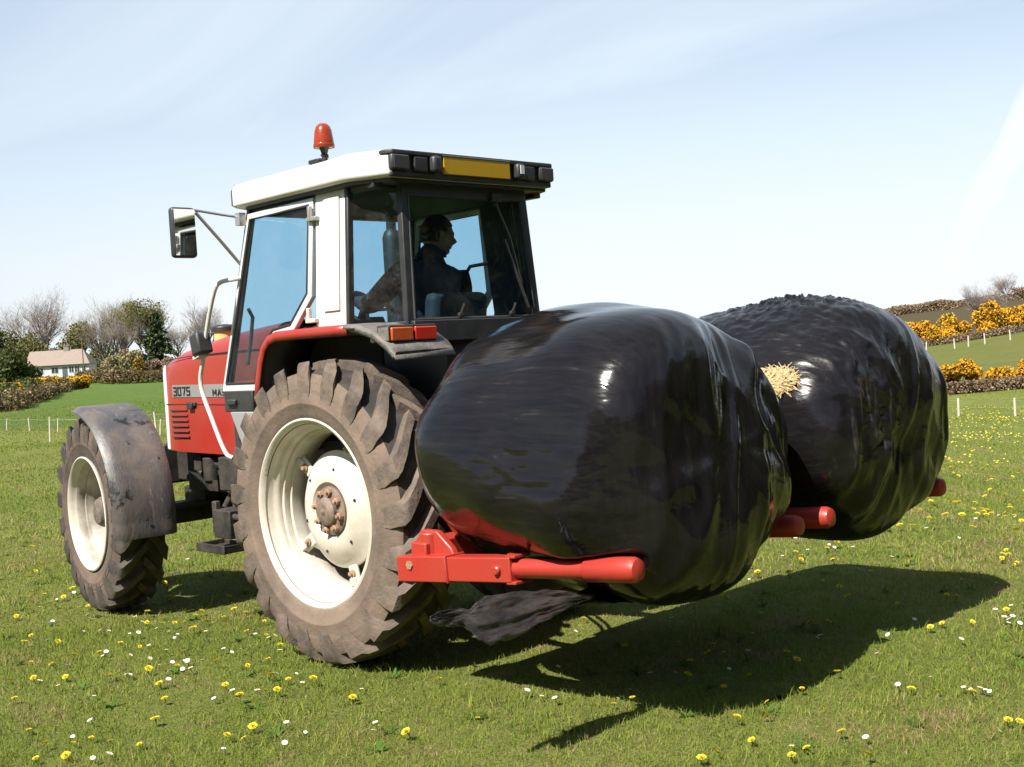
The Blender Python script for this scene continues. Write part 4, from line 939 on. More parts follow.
nodes = [(pt(-.03, 0, 1.74), (.17, .14)), (pt(-.02, 0, 1.92), (.175, .14)), (pt(.02, -.02, 2.09), (.185, .135)), (pt(.035, -.035, 2.20), (.125, .105)), (pt(.035, -.06, 2.265), .075), (pt(.03, -.085, 2.31), .062),
  (pt(.10, .14, 2.14), .092), (pt(.27, .25, 1.96), .068), (pt(.46, .20, 2.03), .048), (pt(.505, .19, 2.04), .038),
  (pt(.0, -.19, 2.09), .088), (pt(.03, -.30, 1.87), .064), (pt(.22, -.38, 1.87), .046), (pt(.262, -.385, 1.875), .034),
  (pt(.10, .10, 1.70), .092), (pt(.50, .16, 1.69), .068), (pt(.58, .16, 1.28), .046), (pt(.72, .17, 1.225), .04),
  (pt(.10, -.10, 1.70), .092), (pt(.50, -.17, 1.69), .068), (pt(.58, -.17, 1.28), .046), (pt(.72, -.18, 1.225), .04)]
edges = [(0, 1), (1, 2), (2, 3), (3, 4), (4, 5), (2, 6), (6, 7), (7, 8), (8, 9), (2, 10), (10, 11), (11, 12), (12, 13), (0, 14), (14, 15), (15, 16), (16, 17), (0, 18), (18, 19), (19, 20), (20, 21)]
body = skin_mesh('overalls', nodes, edges, M_COAT, D)
m = MB(); m.lathe([(.058, -.05), (.060, .0), (.072, .012), (.078, .0), (.082, -.03)], pt(.03, -.07, 2.265), 20, 'z'); m.build('collar', M_COAT, body)
def head():
    c = pt(.025, -.11, 2.365); v = []; f = []; nu, nv = 40, 32
    upv = Vector((0, 0, 1)); upv = (upv-fv*upv.dot(fv)).normalized()
    for i in range(nv+1):
        th = math.pi*i/nv
        for j in range(nu):
            a = 2*math.pi*j/nu
            x, y, z = math.sin(th)*math.cos(a), math.sin(th)*math.sin(a), math.cos(th)     # x faces forward
            X, Yy, Z = x*.098, y*.076, z*.122
            if z < 0:                                                         # jaw narrows and comes forward
                k = -z; Yy *= 1-.32*k; X = X*(1-.22*k)+.020*k*(x > -.3)
                if x > 0: X += .016*math.exp(-((z+.83)/.16)**2)*max(0, x)**.5
            if x < 0: X *= 1.08
            fr_ = max(0, x)**3*math.exp(-(y/.33)**2)
            X += .030*math.exp(-((z+.20)/.17)**2)*math.exp(-(y/.17)**2)*(x > .3)    # nose
            X += .008*math.exp(-((z-.16)/.10)**2)*(x > .3)                            # brow
            X -= .010*math.exp(-((z-.0)/.10)**2)*math.exp(-((abs(y)-.40)/.15)**2)*(x > .3)  # eye sockets
            X += .009*math.exp(-((z+.53)/.06)**2)*math.exp(-(y/.28)**2)*(x > .3)     # lips
            X -= .006*math.exp(-((z+.64)/.05)**2)*math.exp(-(y/.28)**2)*(x > .3)
            v.append(c+fv*X+sv_*Yy+upv*Z)
    for i in range(nv):
        for j in range(nu): f.append((i*nu+j, i*nu+(j+1) % nu, (i+1)*nu+(j+1) % nu, (i+1)*nu+j))
    m = MB(); m.add(v, f)
    m.tube([c-fv*.01-upv*.08, c-fv*.02-upv*.16, pt(.03, -.07, 2.24)], [.052, .052, .06], 16)
    for s in (1, -1):      # ears
        e0 = c+sv_*s*.073-upv*.005-fv*.005
        m.lathe([(0, -.006), (.028, -.005), (.034, .004), (.027, .010), (.016, .004), (0, .003)], e0, 14, 'y', M=Matrix((fv, sv_*s, upv)).transposed())
    hd = m.build('body', M_SKIN, D, smooth=70)
    v = []; f = []      # hair cap
    for i in range(18):
        th = math.pi*.60*i/17
        for j in range(nu):
            a = 2*math.pi*j/nu; x, y, z = math.sin(th)*math.cos(a), math.sin(th)*math.sin(a), math.cos(th)
            lim = 1.0
            if x > .35 and z < .52: lim = .90
            if x > .0 and z < .22: lim = .85
            k = 1.085*lim+.012*mn.noise(Vector((x*5, y*5, z*5)))
            v.append(c+fv*(x*.098*k*(1.08 if x < 0 else 1))+sv_*y*.078*k+upv*z*.122*k)
    for i in range(17):
        for j in range(nu): f.append((i*nu+j, i*nu+(j+1) % nu, (i+1)*nu+(j+1) % nu, (i+1)*nu+j))
    m = MB(); m.add(v, f); m.build('hair', M_HAIR, hd, smooth=70)
    m = MB()
    for s in (1, -1): m.lathe([(0, -.011), (.008, -.008), (.011, 0), (.008, .008), (0, .011)], c+fv*.083+sv_*s*.031+upv*.002, 12, 'z')
    m.build('eyes', mat('eye', (.6, .6, .58), .2), hd)
    return hd
hd = head()
def hand(wr, dirv, palm_n, name):
    """palm, four unequal curled fingers and a thumb on the side"""
    d = Vector(dirv).normalized(); n_ = Vector(palm_n); n_ = (n_-d*n_.dot(d)).normalized(); s = d.cross(n_)
    wr = Vector(wr); nd = [(wr, (.027, .019)), (wr+d*.035, (.036, .016)), (wr+d*.075, (.038, .015))]; ed = [(0, 1), (1, 2)]
    for k, (o_, ln) in enumerate(((-.030, .078), (-.010, .088), (.010, .082), (.029, .066))):
        b = len(nd); p = wr+d*.080+s*o_
        nd += [(p, .0095), (p+d*ln*.42+n_*ln*.18, .009), (p+d*ln*.55+n_*ln*.55, .0083), (p+d*ln*.30+n_*ln*.80, .0075)]
        ed += [(2, b), (b, b+1), (b+1, b+2), (b+2, b+3)]
    b = len(nd); p = wr+d*.03-s*.034
    nd += [(p, .012), (p-s*.022+d*.028+n_*.014, .011), (p-s*.018+d*.055+n_*.034, .009)]
    ed += [(1, b), (b, b+1), (b+1, b+2)]
    return skin_mesh(name, nd, ed, M_SKIN, hd, 1)
hand(pt(.515, .19, 2.045), (.75, -.1, .12), (.15, 0, -1), 'hand')
hand(pt(.272, -.387, 1.878), (.8, -.05, .05), (.1, 0, -1), 'hand')
for s in (1, -1):
    m = MB(); m.box(pt(.70, s*.175, 1.215), (.27, .10, .09)); b_ = m.build('boot', M_TRIM, body, bevel=.03, seg=3)

# =================================================================== TERRAIN
def smooth(a, b, x):
    t = np.clip((np.asarray(x, float)-a)/(b-a), 0, 1); return t*t*(3-2*t)
def height(x, y):
    """ground height: level by the tractor, falling away to the right, a hill beyond"""
    x = np.asarray(x, float); y = np.asarray(y, float)
    dx, dy = x-CAM.x, y-CAM.y
    D = dx*F2.x+dy*F2.y; s = dx*R2.x+dy*R2.y
    a = s/np.maximum(np.hypot(dx, dy), 1)
    fall = -2.45*(1-np.exp(-np.maximum(0, s-3.0)/10.0))*smooth(0, 3, s-2.6)
    base = fall*smooth(-2, 6, D)
    Dr = np.hypot(dx, dy)
    hill = np.interp(Dr, [0, 61, 75, 92, 118, 150, 195, 280, 420, 900, 4000], [-2.15, -2.15, -2.0, -1.45, -.55, 1.2, 3.9, 6.6, 9, 14, 20])
    hill = hill + np.clip(a-.39, -.25, .2)*np.interp(Dr, [0, 61, 80, 118, 195, 300, 4000], [0, 0, 4, 10, 14, 20, 20])
    wt = smooth(.02, .32, a)*smooth(48, 66, Dr)*(D > 0)
    left = np.interp(Dr, [0, 165, 240, 400, 900, 4000], [0, 0, 1.0, 2.6, 6, 10])
    z = base*(1-smooth(60, 200, Dr)*.0)*(1-wt) + hill*wt + left*(1-smooth(.02, .25, a))
    z = np.where(D < 0, base, z)
    und = .05*np.sin(x*.21+1.3)*np.cos(y*.17)+.03*np.sin(x*.53-y*.41)
    near = smooth(7.5, 16, Dr)
    return z + und*near*np.clip(Dr/30, .3, 2.5)
def hz_(x, y): return float(height(x, y))
def far(a, D):
    """point on the ground D metres out along a bearing (tangent right of the viewing line)"""
    p = CAM+F2*D+R2*(a*D); return Vector((p.x, p.y, hz_(p.x, p.y)))

def ground():
    th = np.concatenate([np.linspace(-180, -40, 60, endpoint=False), np.linspace(-40, 40, 260), np.linspace(40, 180, 60)[1:-1]])
    rr = np.concatenate([np.linspace(.3, 3, 6), np.geomspace(3.3, 30, 120), np.geomspace(30.6, 420, 160), np.geomspace(440, 6000, 26)])
    A, RR = np.meshgrid(np.radians(th), rr)
    X = CAM.x+RR*(np.cos(A)*F2.x+np.sin(A)*R2.x); Yg = CAM.y+RR*(np.cos(A)*F2.y+np.sin(A)*R2.y)
    Z = height(X, Yg)-.012
    nA, nR = len(th), len(rr)
    v = [(CAM.x, CAM.y, 0)]+list(zip(X.ravel(), Yg.ravel(), Z.ravel()))
    f = [(0, 1+j, 1+(j+1) % nA) for j in range(nA)]
    for i in range(nR-1):
        for j in range(nA):
            f.append((1+i*nA+j, 1+(i+1)*nA+j, 1+(i+1)*nA+(j+1) % nA, 1+i*nA+(j+1) % nA))
    me = bpy.data.meshes.new('meadow'); me.from_pydata(v, [], f); me.shade_smooth()
    # what grows where: red = heath on the hill top, green = the rough pasture on the hill side, blue = the lush field to the left
    a = np.sin(A); ar = smooth(.05, .3, a)
    heath = ar*smooth(129, 131, RR); past = ar*smooth(65, 67, RR)*(1-smooth(129, 131, RR)); lush = (1-smooth(-.12, .1, a))*smooth(36, 46, RR)
    colr = np.zeros((nA*nR+1, 4), np.float32); colr[1:, 0] = heath.ravel(); colr[1:, 1] = past.ravel(); colr[1:, 2] = lush.ravel(); colr[:, 3] = 1
    at = me.color_attributes.new('cover', 'FLOAT_COLOR', 'POINT'); at.data.foreach_set('color', colr.ravel())
    m, nt, out = new_mat('meadow_ground'); L = nt.links.new
    b = N(nt, 'ShaderNodeBsdfPrincipled'); b.inputs['Roughness'].default_value = .95; b.inputs['Specular IOR Level'].default_value = .1; L(b.outputs[0], out.inputs[0])
    tc = N(nt, 'ShaderNodeTexCoord')
    n1 = N(nt, 'ShaderNodeTexNoise', i_Scale=.45, i_Detail=6, i_Roughness=.6); L(tc.outputs['Object'], n1.inputs['Vector'])
    n2 = N(nt, 'ShaderNodeTexNoise', i_Scale=9, i_Detail=6, i_Roughness=.7); L(tc.outputs['Object'], n2.inputs['Vector'])
    n3 = N(nt, 'ShaderNodeTexNoise', i_Scale=70, i_Detail=4, i_Roughness=.7); L(tc.outputs['Object'], n3.inputs['Vector'])
    r1 = ramp(nt, [(.30, (.085, .108, .02)), (.50, (.155, .18, .04)), (.72, (.25, .225, .085))])
    mixn = N(nt, 'ShaderNodeMath', operation='MULTIPLY_ADD'); L(n2.outputs['Fac'], mixn.inputs[0]); mixn.inputs[1].default_value = .6
    h1 = N(nt, 'ShaderNodeMath', operation='MULTIPLY'); L(n1.outputs['Fac'], h1.inputs[0]); h1.inputs[1].default_value = .4; L(h1.outputs[0], mixn.inputs[2]); L(mixn.outputs[0], r1.inputs[0])
    r3 = ramp(nt, [(.3, g(.55)), (.7, g(1.25))]); L(n3.outputs['Fac'], r3.inputs[0])
    at_ = N(nt, 'ShaderNodeAttribute', attribute_name='cover'); sp = N(nt, 'ShaderNodeSeparateColor'); L(at_.outputs['Color'], sp.inputs[0])
    rl = ramp(nt, [(.3, (.060, .105, .018)), (.7, (.105, .155, .032))]); L(mixn.outputs[0], rl.inputs[0])
    rp_ = ramp(nt, [(.35, (.085, .105, .022)), (.65, (.150, .150, .045))]); L(mixn.outputs[0], rp_.inputs[0])
    rh = ramp(nt, [(.35, (.045, .038, .020)), (.65, (.095, .075, .040))]); L(n2.outputs['Fac'], rh.inputs[0])
    c = r1.outputs[0]
    for k, rmp in (('Blue', rl), ('Green', rp_), ('Red', rh)):
        mx = N(nt, 'ShaderNodeMix', data_type='RGBA'); L(sp.outputs[k], mx.inputs[0]); L(c, mx.inputs[6]); L(rmp.outputs[0], mx.inputs[7]); c = mx.outputs[2]
    ml = N(nt, 'ShaderNodeMix', data_type='RGBA', blend_type='MULTIPLY'); ml.inputs[0].default_value = 1; L(c, ml.inputs[6]); L(r3.outputs[0], ml.inputs[7]); L(ml.outputs[2], b.inputs['Base Color'])
    bp_ = N(nt, 'ShaderNodeBump'); bp_.inputs['Strength'].default_value = .9; bp_.inputs['Distance'].default_value = .06; L(n2.outputs['Fac'], bp_.inputs['Height'])
    bp2 = N(nt, 'ShaderNodeBump'); bp2.inputs['Strength'].default_value = .8; bp2.inputs['Distance'].default_value = .03; L(n3.outputs['Fac'], bp2.inputs['Height']); L(bp_.outputs[0], bp2.inputs['Normal']); L(bp2.outputs[0], b.inputs['Normal'])
    me.materials.append(m)
    o = bpy.data.objects.new('ground', me); COL.objects.link(o); tag(o, kind='structure')
ground()

# ---- grass: real blades, dense close to the lens, coarser tufts farther off
def fbm(x, y, sc, seed):
    """cheap value noise for patches of colour"""
    r_ = np.random.default_rng(seed); G_ = r_.random((64, 64)); X, Y_ = x*sc, y*sc
    xi, yi = np.floor(X).astype(int), np.floor(Y_).astype(int); fx, fy = X-xi, Y_-yi; fx, fy = fx*fx*(3-2*fx), fy*fy*(3-2*fy)
    q = lambda i, j: G_[(xi+i) % 64, (yi+j) % 64]
    return (q(0, 0)*(1-fx)+q(1, 0)*fx)*(1-fy)+(q(0, 1)*(1-fx)+q(1, 1)*fx)*fy
def grass():
    AW = .70
    XS, YS, HS, WS = [], [], [], []
    for D0, D1, dens, hh, ww in ((3.2, 5.5, 6500, .040, .0030), (5.5, 8, 4600, .042, .0038), (8, 12, 1900, .046, .0055), (12, 18, 800, .05, .008), (18, 30, 260, .055, .014), (30, 62, 60, .06, .026)):
        A0 = 2*AW*(D1*D1-D0*D0)/2; n = int(dens*A0)
        D = np.sqrt(rng.random(n)*(D1*D1-D0*D0)+D0*D0); a = rng.uniform(-AW, AW, n)
        XS.append(CAM.x+F2.x*D+R2.x*a*D); YS.append(CAM.y+F2.y*D+R2.y*a*D)
        HS.append(hh*rng.gamma(5, .2, n)); WS.append(ww*rng.uniform(.6, 1.4, n))
    # low broad-leaved weeds scattered among the grass
    nr = 420; D = np.sqrt(rng.random(nr)*(15**2-3.4**2)+3.4**2); a = rng.uniform(-AW, AW, nr); k9 = 9
    XS.append(np.repeat(CAM.x+F2.x*D+R2.x*a*D, k9)); YS.append(np.repeat(CAM.y+F2.y*D+R2.y*a*D, k9)); HS.append(rng.uniform(.05, .10, nr*k9)); WS.append(rng.uniform(.012, .020, nr*k9)); nW = nr*k9
    x, y, h, w_ = map(np.concatenate, (XS, YS, HS, WS)); n = len(x)
    tuft = fbm(x, y, 2.2, 3)*.6+fbm(x, y, 6.5, 5)*.4
    h = h*(.14+.98*tuft)*np.where(fbm(x, y, 1.1, 33) > .70, .55, 1.0); h[-nW:] = HS[-1]
    # wheel marks: flattened where the tyres stand
    z = height(x, y)-.012
    az = rng.uniform(0, 2*np.pi, n); lean = rng.beta(2.2, 2.0, n)*1.35; la = rng.uniform(0, 2*np.pi, n); lean[-nW:] = rng.uniform(1.05, 1.45, nW); az[-nW:] = la[-nW:]+np.pi/2
    wx, wy = np.cos(az)*w_/2, np.sin(az)*w_/2; lx, ly = np.cos(la)*np.sin(lean)*h, np.sin(la)*np.sin(lean)*h; lz = np.cos(lean)*h
    V = np.empty((n, 5, 3), np.float32)
    V[:, 0] = np.stack([x-wx, y-wy, z], -1); V[:, 1] = np.stack([x+wx, y+wy, z], -1)
    V[:, 2] = np.stack([x+wx*.8+lx*.42, y+wy*.8+ly*.42, z+lz*.62], -1); V[:, 3] = np.stack([x-wx*.8+lx*.42, y-wy*.8+ly*.42, z+lz*.62], -1)
    V[:, 4] = np.stack([x+lx, y+ly, z+lz], -1)
    me = bpy.data.meshes.new('meadow_grass'); me.vertices.add(n*5); me.vertices.foreach_set('co', V.ravel())
    base = (np.arange(n)*5)[:, None]; lp = np.concatenate([base+np.array([0, 1, 2, 3]), base+np.array([3, 2, 4])], 1).ravel()
    me.loops.add(n*7); me.loops.foreach_set('vertex_index', lp.astype(np.int32))
    st = np.stack([np.arange(n)*7, np.arange(n)*7+4], 1).ravel(); me.polygons.add(n*2); me.polygons.foreach_set('loop_start', st.astype(np.int32))
    me.update(); me.validate()
    # blade colour: fresh, yellowish, and some dead straw-coloured blades in patches
    pch = fbm(x, y, .55, 9)*.55+fbm(x, y, 1.9, 12)*.45
    fresh = np.array([.128, .190, .028]); yel = np.array([.285, .310, .070]); dead = np.array([.34, .25, .13])
    k = np.clip(rng.normal(.42, .28, n)+(pch-.5)*1.3, 0, 1)[:, None]
    c = fresh*(1-k)+yel*k
    dd = rng.random(n) < np.clip(.08+(pch-.52)*1.1, .04, .5)+.5*(fbm(x, y, 2.6, 41) > .86); c[dd] = dead*rng.uniform(.6, 1.15, (dd.sum(), 1))
    c[-nW:] = np.repeat(np.array([.075, .135, .028])*rng.uniform(.7, 1.5, (nr, 1)), k9, 0)
    colr = np.ones((n, 5, 4), np.float32); colr[..., :3] = c[:, None, :]
    at = me.color_attributes.new('tone', 'FLOAT_COLOR', 'POINT'); at.data.foreach_set('color', colr.ravel())
    me.materials.append(leaf_mat('grass_blades', None, None, .36, attr='tone'))
    o = bpy.data.objects.new('meadow_grass', me); COL.objects.link(o)
    tag(o, 'short spring grass covering the meadow around the tractor', 'grass', kind='stuff')
grass()

# ---- flowers ------------------------------------------------------------
M_DAND = leaf_mat('dandelion_yellow', (.60, .50, .03), (.70, .60, .06), .15, scale=30)
M_PETAL = leaf_mat('daisy_white', (.74, .74, .74), (.82, .82, .80), .2, scale=30)
M_EYE = mat('daisy_eye', (.65, .42, .02), .8)
M_STEM = leaf_mat('flower_stem', (.10, .16, .04), (.16, .2, .06), .2, scale=20)
def dandelion_head(r_, hz):
    m = MB()
    for layer, (nn, rr, el) in enumerate(((22, 1.0, .10), (18, .86, .45), (14, .62, .85), (9, .35, 1.2))):
        for k in range(nn):
            a = 2*math.pi*k/nn+layer*.4+random.uniform(-.1, .1); L_ = r_*rr*random.uniform(.88, 1.08)
            ca, sa, ce, se = math.cos(a), math.sin(a), math.cos(el), math.sin(el); w_ = r_*.13
            p0 = Vector((ca*.1*r_, sa*.1*r_, hz)); p1 = Vector((ca*ce*L_, sa*ce*L_, hz+se*L_*.62+.15*r_)); sd = Vector((-sa, ca, 0))*w_
            m.add([p0-sd*.5, p0+sd*.5, p1+sd, p1-sd], [(0, 1, 2, 3)])
    return m
def flower_stem(hz, r_=.0022):
    return MB().tube([(0, 0, -.01), (.003, .002, hz*.5), (0, 0, hz)], r_, 5)
def daisy_head(r_, hz, m=None):
    m = m or MB()
    for k in range(15):
        a = 2*math.pi*k/15; ca, sa = math.cos(a), math.sin(a); sd = Vector((-sa, ca, 0))*r_*.17
        p0, p1 = Vector((ca*.25*r_, sa*.25*r_, hz)), Vector((ca*r_, sa*r_, hz+r_*.18))
        m.add([p0-sd*.6, p0+sd*.6, p1+sd, p1-sd], [(0, 1, 2, 3)])
    return m
protoD = empty('dandelion', (0, 0, 0)); dandelion_head(.019, .034).build('flower_head', M_DAND, protoD, smooth=0, recalc=False); flower_stem(.043).build('stem', M_STEM, protoD)
protoY = empty('daisy', (0, 0, 0)); hdY = daisy_head(.0125, .034).build('flower_head', M_PETAL, protoY, smooth=0, recalc=False)
MB().lathe([(.0045, .0345), (.0042, .037), (.002, .0385), (0, .039)], n=10, axis='z').build('flower_eye', M_EYE, hdY); flower_stem(.036, .0014).build('stem', M_STEM, protoY)
def far_flower(kind):
    m = dandelion_head(.021, .040) if kind == 'dandelion' else daisy_head(.0125, .034)
    return m
dfar_me = None
DAND = [(2.9, 1.43), (2.02, 1.75), (1.49, 1.93), (1.19, 2.17), (1.87, 1.61), (1.29, 1.87), (0.98, 1.94), (0.19, 2.48), (-0.12, 2.53), (-0.35, 2.53), (-0.19, 2.45), (-0.71, 1.98), (-1.4, 1.53), (-1.37, 1.46), (-0.73, 1.29), (-0.85, 0.85), (-0.81, 0.57), (-0.29, 1.43), (-0.24, 1.61), (-0.16, 1.27), (0.04, 1.52), (0.45, 1.33), (-0.26, 1.49), (1.44, 1.4), (1.19, 1.37), (1.28, 1.36), (0.36, 1.71), (1.36, 0.95), (1.62, 0.75), (1.62, 0.86), (1.49, 0.79), (1.83, 1.02), (-1.46, 1.15), (2.76, 1.05), (2.75, 0.99), (3.41, 0.79), (0.61, 1.49), (0.72, 1.17), (0.51, 0.88), (4.92, 0.65), (4.27, 0.77), (3.06, 1.29), (2.17, 1.63), (4.66, 0.39), (-0.18, 2.35), (0.7, 1.61), (0.79, 2.3), (-2.41, -0.01), (-2.38, 0.21), (-2.51, 0.41), (-2.41, 0.53), (-2.62, 0.69), (-2.59, 0.92), (-2.58, 0.99), (-2.85, 0.77), (-2.87, 0.42), (-3.08, 0.63), (-2.81, -0.27), (-2.92, -0.31), (-2.42, -0.31), (-2.38, -1.36), (-3.06, -0.33), (-3.36, -0.1), (-0.93, -2.26), (-0.73, -2.69), (-0.75, -2.16), (-0.52, -2.4), (-2.06, -3.19), (-1.93, -3.36), (-1.6, -0.45), (-1.7, -0.11), (-2.03, -0.48), (-2.12, -0.42), (-1.85, -1.17), (-2.09, -2.15), (-2.19, -2.05), (-1.45, -2.01), (-2.09, -0.06), (-2.09, 0.15), (-1.82, -1.09), (-0.44, -3.97), (-0.66, -3.82), (-0.73, -4.24), (-0.83, -4.23), (-0.36, -5.29), (-0.71, -4.76), (-0.71, -5.09), (-1.19, -4.49), (-0.94, -4.86), (-0.74, -5.79), (-0.57, -6.3), (-0.48, -6.31), (-0.39, -6.88), (-0.49, -6.79), (-1.85, -3.49), (-1.91, -3.39), (-1.88, -3.57), (-2.02, -3.35), (-2.06, -3.21), (-1.78, -3.79), (-0.54, -2.86), (-0.58, -2.89), (-0.67, -2.83), (-0.73, -2.7), (-0.94, -2.26), (-0.22, -3.59), (-0.52, -2.38), (-0.75, -2.16), (-0.69, -3.15), (-0.65, -3.33), (-0.74, -3.32), (0.07, -7.12), (0.13, -7.05), (-0.17, -7.19), (-0.38, -7.26), (-0.11, -7.12), (-0.71, -6.62), (-0.21, -6.7), (0.06, -6.86)]
DAIS = [(1.33, 1.08), (1.42, 1.08), (1.29, 1.12), (1.3, 1.56), (1.24, 1.6), (0.69, 1.73), (0.67, 1.74), (0.73, 1.81), (0.7, 1.54), (0.53, 1.49), (0.69, 1.4), (0.68, 1.37), (0.59, 1.34), (0.73, 1.11), (0.65, 1.12), (0.6, 1.1), (0.89, 0.8), (0.83, 0.76), (0.7, 0.82), (0.74, 0.78), (0.01, 1.24), (-0.24, 1.51), (-0.1, 1.56), (-0.63, 1.16), (-0.66, 1.3), (-0.8, 1.71), (-1.15, 1.47), (-1.18, 1.49), (-1.21, 1.55), (-0.49, 2.43), (-0.47, 2.48), (0.97, 2.11), (1.73, 1.75), (1.8, 1.31), (1.85, 1.31), (1.58, 1.22), (2.06, 0.98), (2.38, 1.15), (2.28, 1.18), (2.46, 1.4), (2.47, 1.37), (1.17, 1.85), (0.93, 1.49), (1.22, 1.32), (-0.13, 1.68), (1.65, 1.23), (0.6, 1.58), (-1.57, 0.74), (-1.36, 0.74), (-1.19, 0.34), (-1.69, 0.19), (-1.75, 0.43), (-1.78, 0.57), (-1.76, 0.1), (-2.4, -0.74), (-2.62, -1.17), (-2.79, -0.5), (-2.99, -0.42), (-3.02, -0.42), (-3.05, -0.43), (-3.08, -0.43), (-3.1, -0.45), (-2.97, 0.41), (-2.78, 0.67), (-1.97, -0.85), (-2.54, -2.03), (-2.6, -1.85), (-2.65, -1.81), (-2.68, -1.7), (-2.67, -1.65), (-2.62, -1.93), (-2.7, -1.77), (-2.63, -1.7), (-2.72, -1.66), (-2.64, -1.78), (-2.51, -1.87), (-2.56, -2.12), (-0.92, -2.55), (-0.55, -2.77), (-0.28, -3.38), (-0.58, -3.07), (-0.6, -3.34), (-0.64, -3.24), (-0.85, -3.31), (-0.85, -3.27), (-0.93, -3.53), (-0.77, -5.12), (-0.8, -5.02), (-0.87, -5.3), (-1.34, -3.8), (-0.71, -3.21), (-0.83, -4.99)]
# more of both, scattered where the meadow shows them
def scatter(n, D0, D1, a0, a1, seed):
    r_ = np.random.default_rng(seed); D = np.sqrt(r_.random(n)*(D1*D1-D0*D0)+D0*D0); a = r_.uniform(a0, a1, n)
    return [(float(CAM.x+F2.x*d+R2.x*q*d), float(CAM.y+F2.y*d+R2.y*q*d)) for d, q in zip(D, a)]
DAND2 = DAND + scatter(26, 6, 11, -.42, -.2, 1) + scatter(8, 11, 15, -.45, -.2, 2) + scatter(46, 9, 14, .18, .45, 3) + scatter(96, 14, 24, .22, .45, 4) + scatter(14, 8, 15, -.2, .2, 5) + scatter(34, 5, 9, -.43, -.12, 31) + scatter(26, 4.6, 8.5, .02, .43, 32)
DAIS2 = DAIS + scatter(16, 6, 10, -.42, -.2, 6) + scatter(28, 9, 16, .18, .45, 7) + scatter(10, 5, 8, .1, .45, 8) + scatter(30, 5, 9, -.43, -.12, 33) + scatter(16, 4.7, 8.5, .0, .43, 34)
def zone(x, y):
    d = Vector((x, y, 0))-CAM; D = d.dot(F2); a = d.dot(R2)/D
    if D > 8.5 and a > .05: return 'right'
    if D > 8.5: return 'left'
    # is it inside the shade of the load?
    k = 1.2; sx, sy = x-.123*k, y+.821*k
    if -2.45 < sx < -.95 and -1.85 < sy < 1.25: return 'shade'
    return 'near_left' if a < .02 else 'near_right'
ZL = {'right': ('out in the meadow to the right of the bales', 'in the right-hand meadow'), 'left': ('in the grass to the left of and beyond the front wheel', 'in the left-hand meadow'),
      'shade': ('in the dark shadow of the bales', 'in the shadow of the bales'), 'near_left': ('in the sunlit grass in front of the left tractor wheels', 'in front of the tractor wheels'),
      'near_right': ('in the sunlit grass in front of the shadow of the bales', 'in front of the shadow')}
sc_me = {}
for kind, pts, proto in (('dandelion', DAND2, protoD), ('daisy', DAIS2, protoY)):
    first = True
    for (x, y) in pts:
        zn = zone(x, y); D = (Vector((x, y, 0))-CAM).dot(F2)
        if D < 9:
            o = proto if first else copy_tree(proto); first = False
        else:
            if kind not in sc_me:
                m = far_flower(kind)
                t_ = m.build(kind, M_DAND if kind == 'dandelion' else M_PETAL, None, smooth=0, recalc=False); sc_me[kind] = t_; o = t_
            else:
                o = sc_me[kind].copy(); COL.objects.link(o)
        o.location = (x, y, hz_(x, y)-.004); k = random.uniform(.7, 1.25)*(1.25 if D > 9 else 1); o.scale = (k, k, k*random.uniform(.8, 1.1))
        v_ = Vector((CAM.x-x, CAM.y-y, 0)).normalized(); o.rotation_euler = (random.uniform(-.35, .35)-v_.y*.25, random.uniform(-.35, .35)+v_.x*.25, random.uniform(0, 6.28))
        tag(o, ('yellow dandelion ' if kind == 'dandelion' else 'small white daisy ')+ZL[zn][0], kind, ('dandelions ' if kind == 'dandelion' else 'daisies ')+ZL[zn][1])
# the hundreds of farther dandelions, too many and too small to tell apart
def far_dandelions():
    P = scatter(900, 22, 50, .2, .46, 21); m = MB()
    for (x, y) in P:
        z = hz_(x, y)+.045; r_ = .024*random.uniform(.7, 1.4)
        m.add([(x+r_*math.cos(t), y+r_*math.sin(t), z) for t in (0, 1.26, 2.51, 3.77, 5.03)]+[(x, y, z+.02)], [(0, 1, 5), (1, 2, 5), (2, 3, 5), (3, 4, 5), (4, 0, 5)])
    o = m.build('distant_dandelions', M_DAND, None, smooth=0, recalc=False); tag(o, 'hundreds of tiny yellow dandelions dotting the farther meadow', 'dandelions', kind='stuff')
far_dandelions()

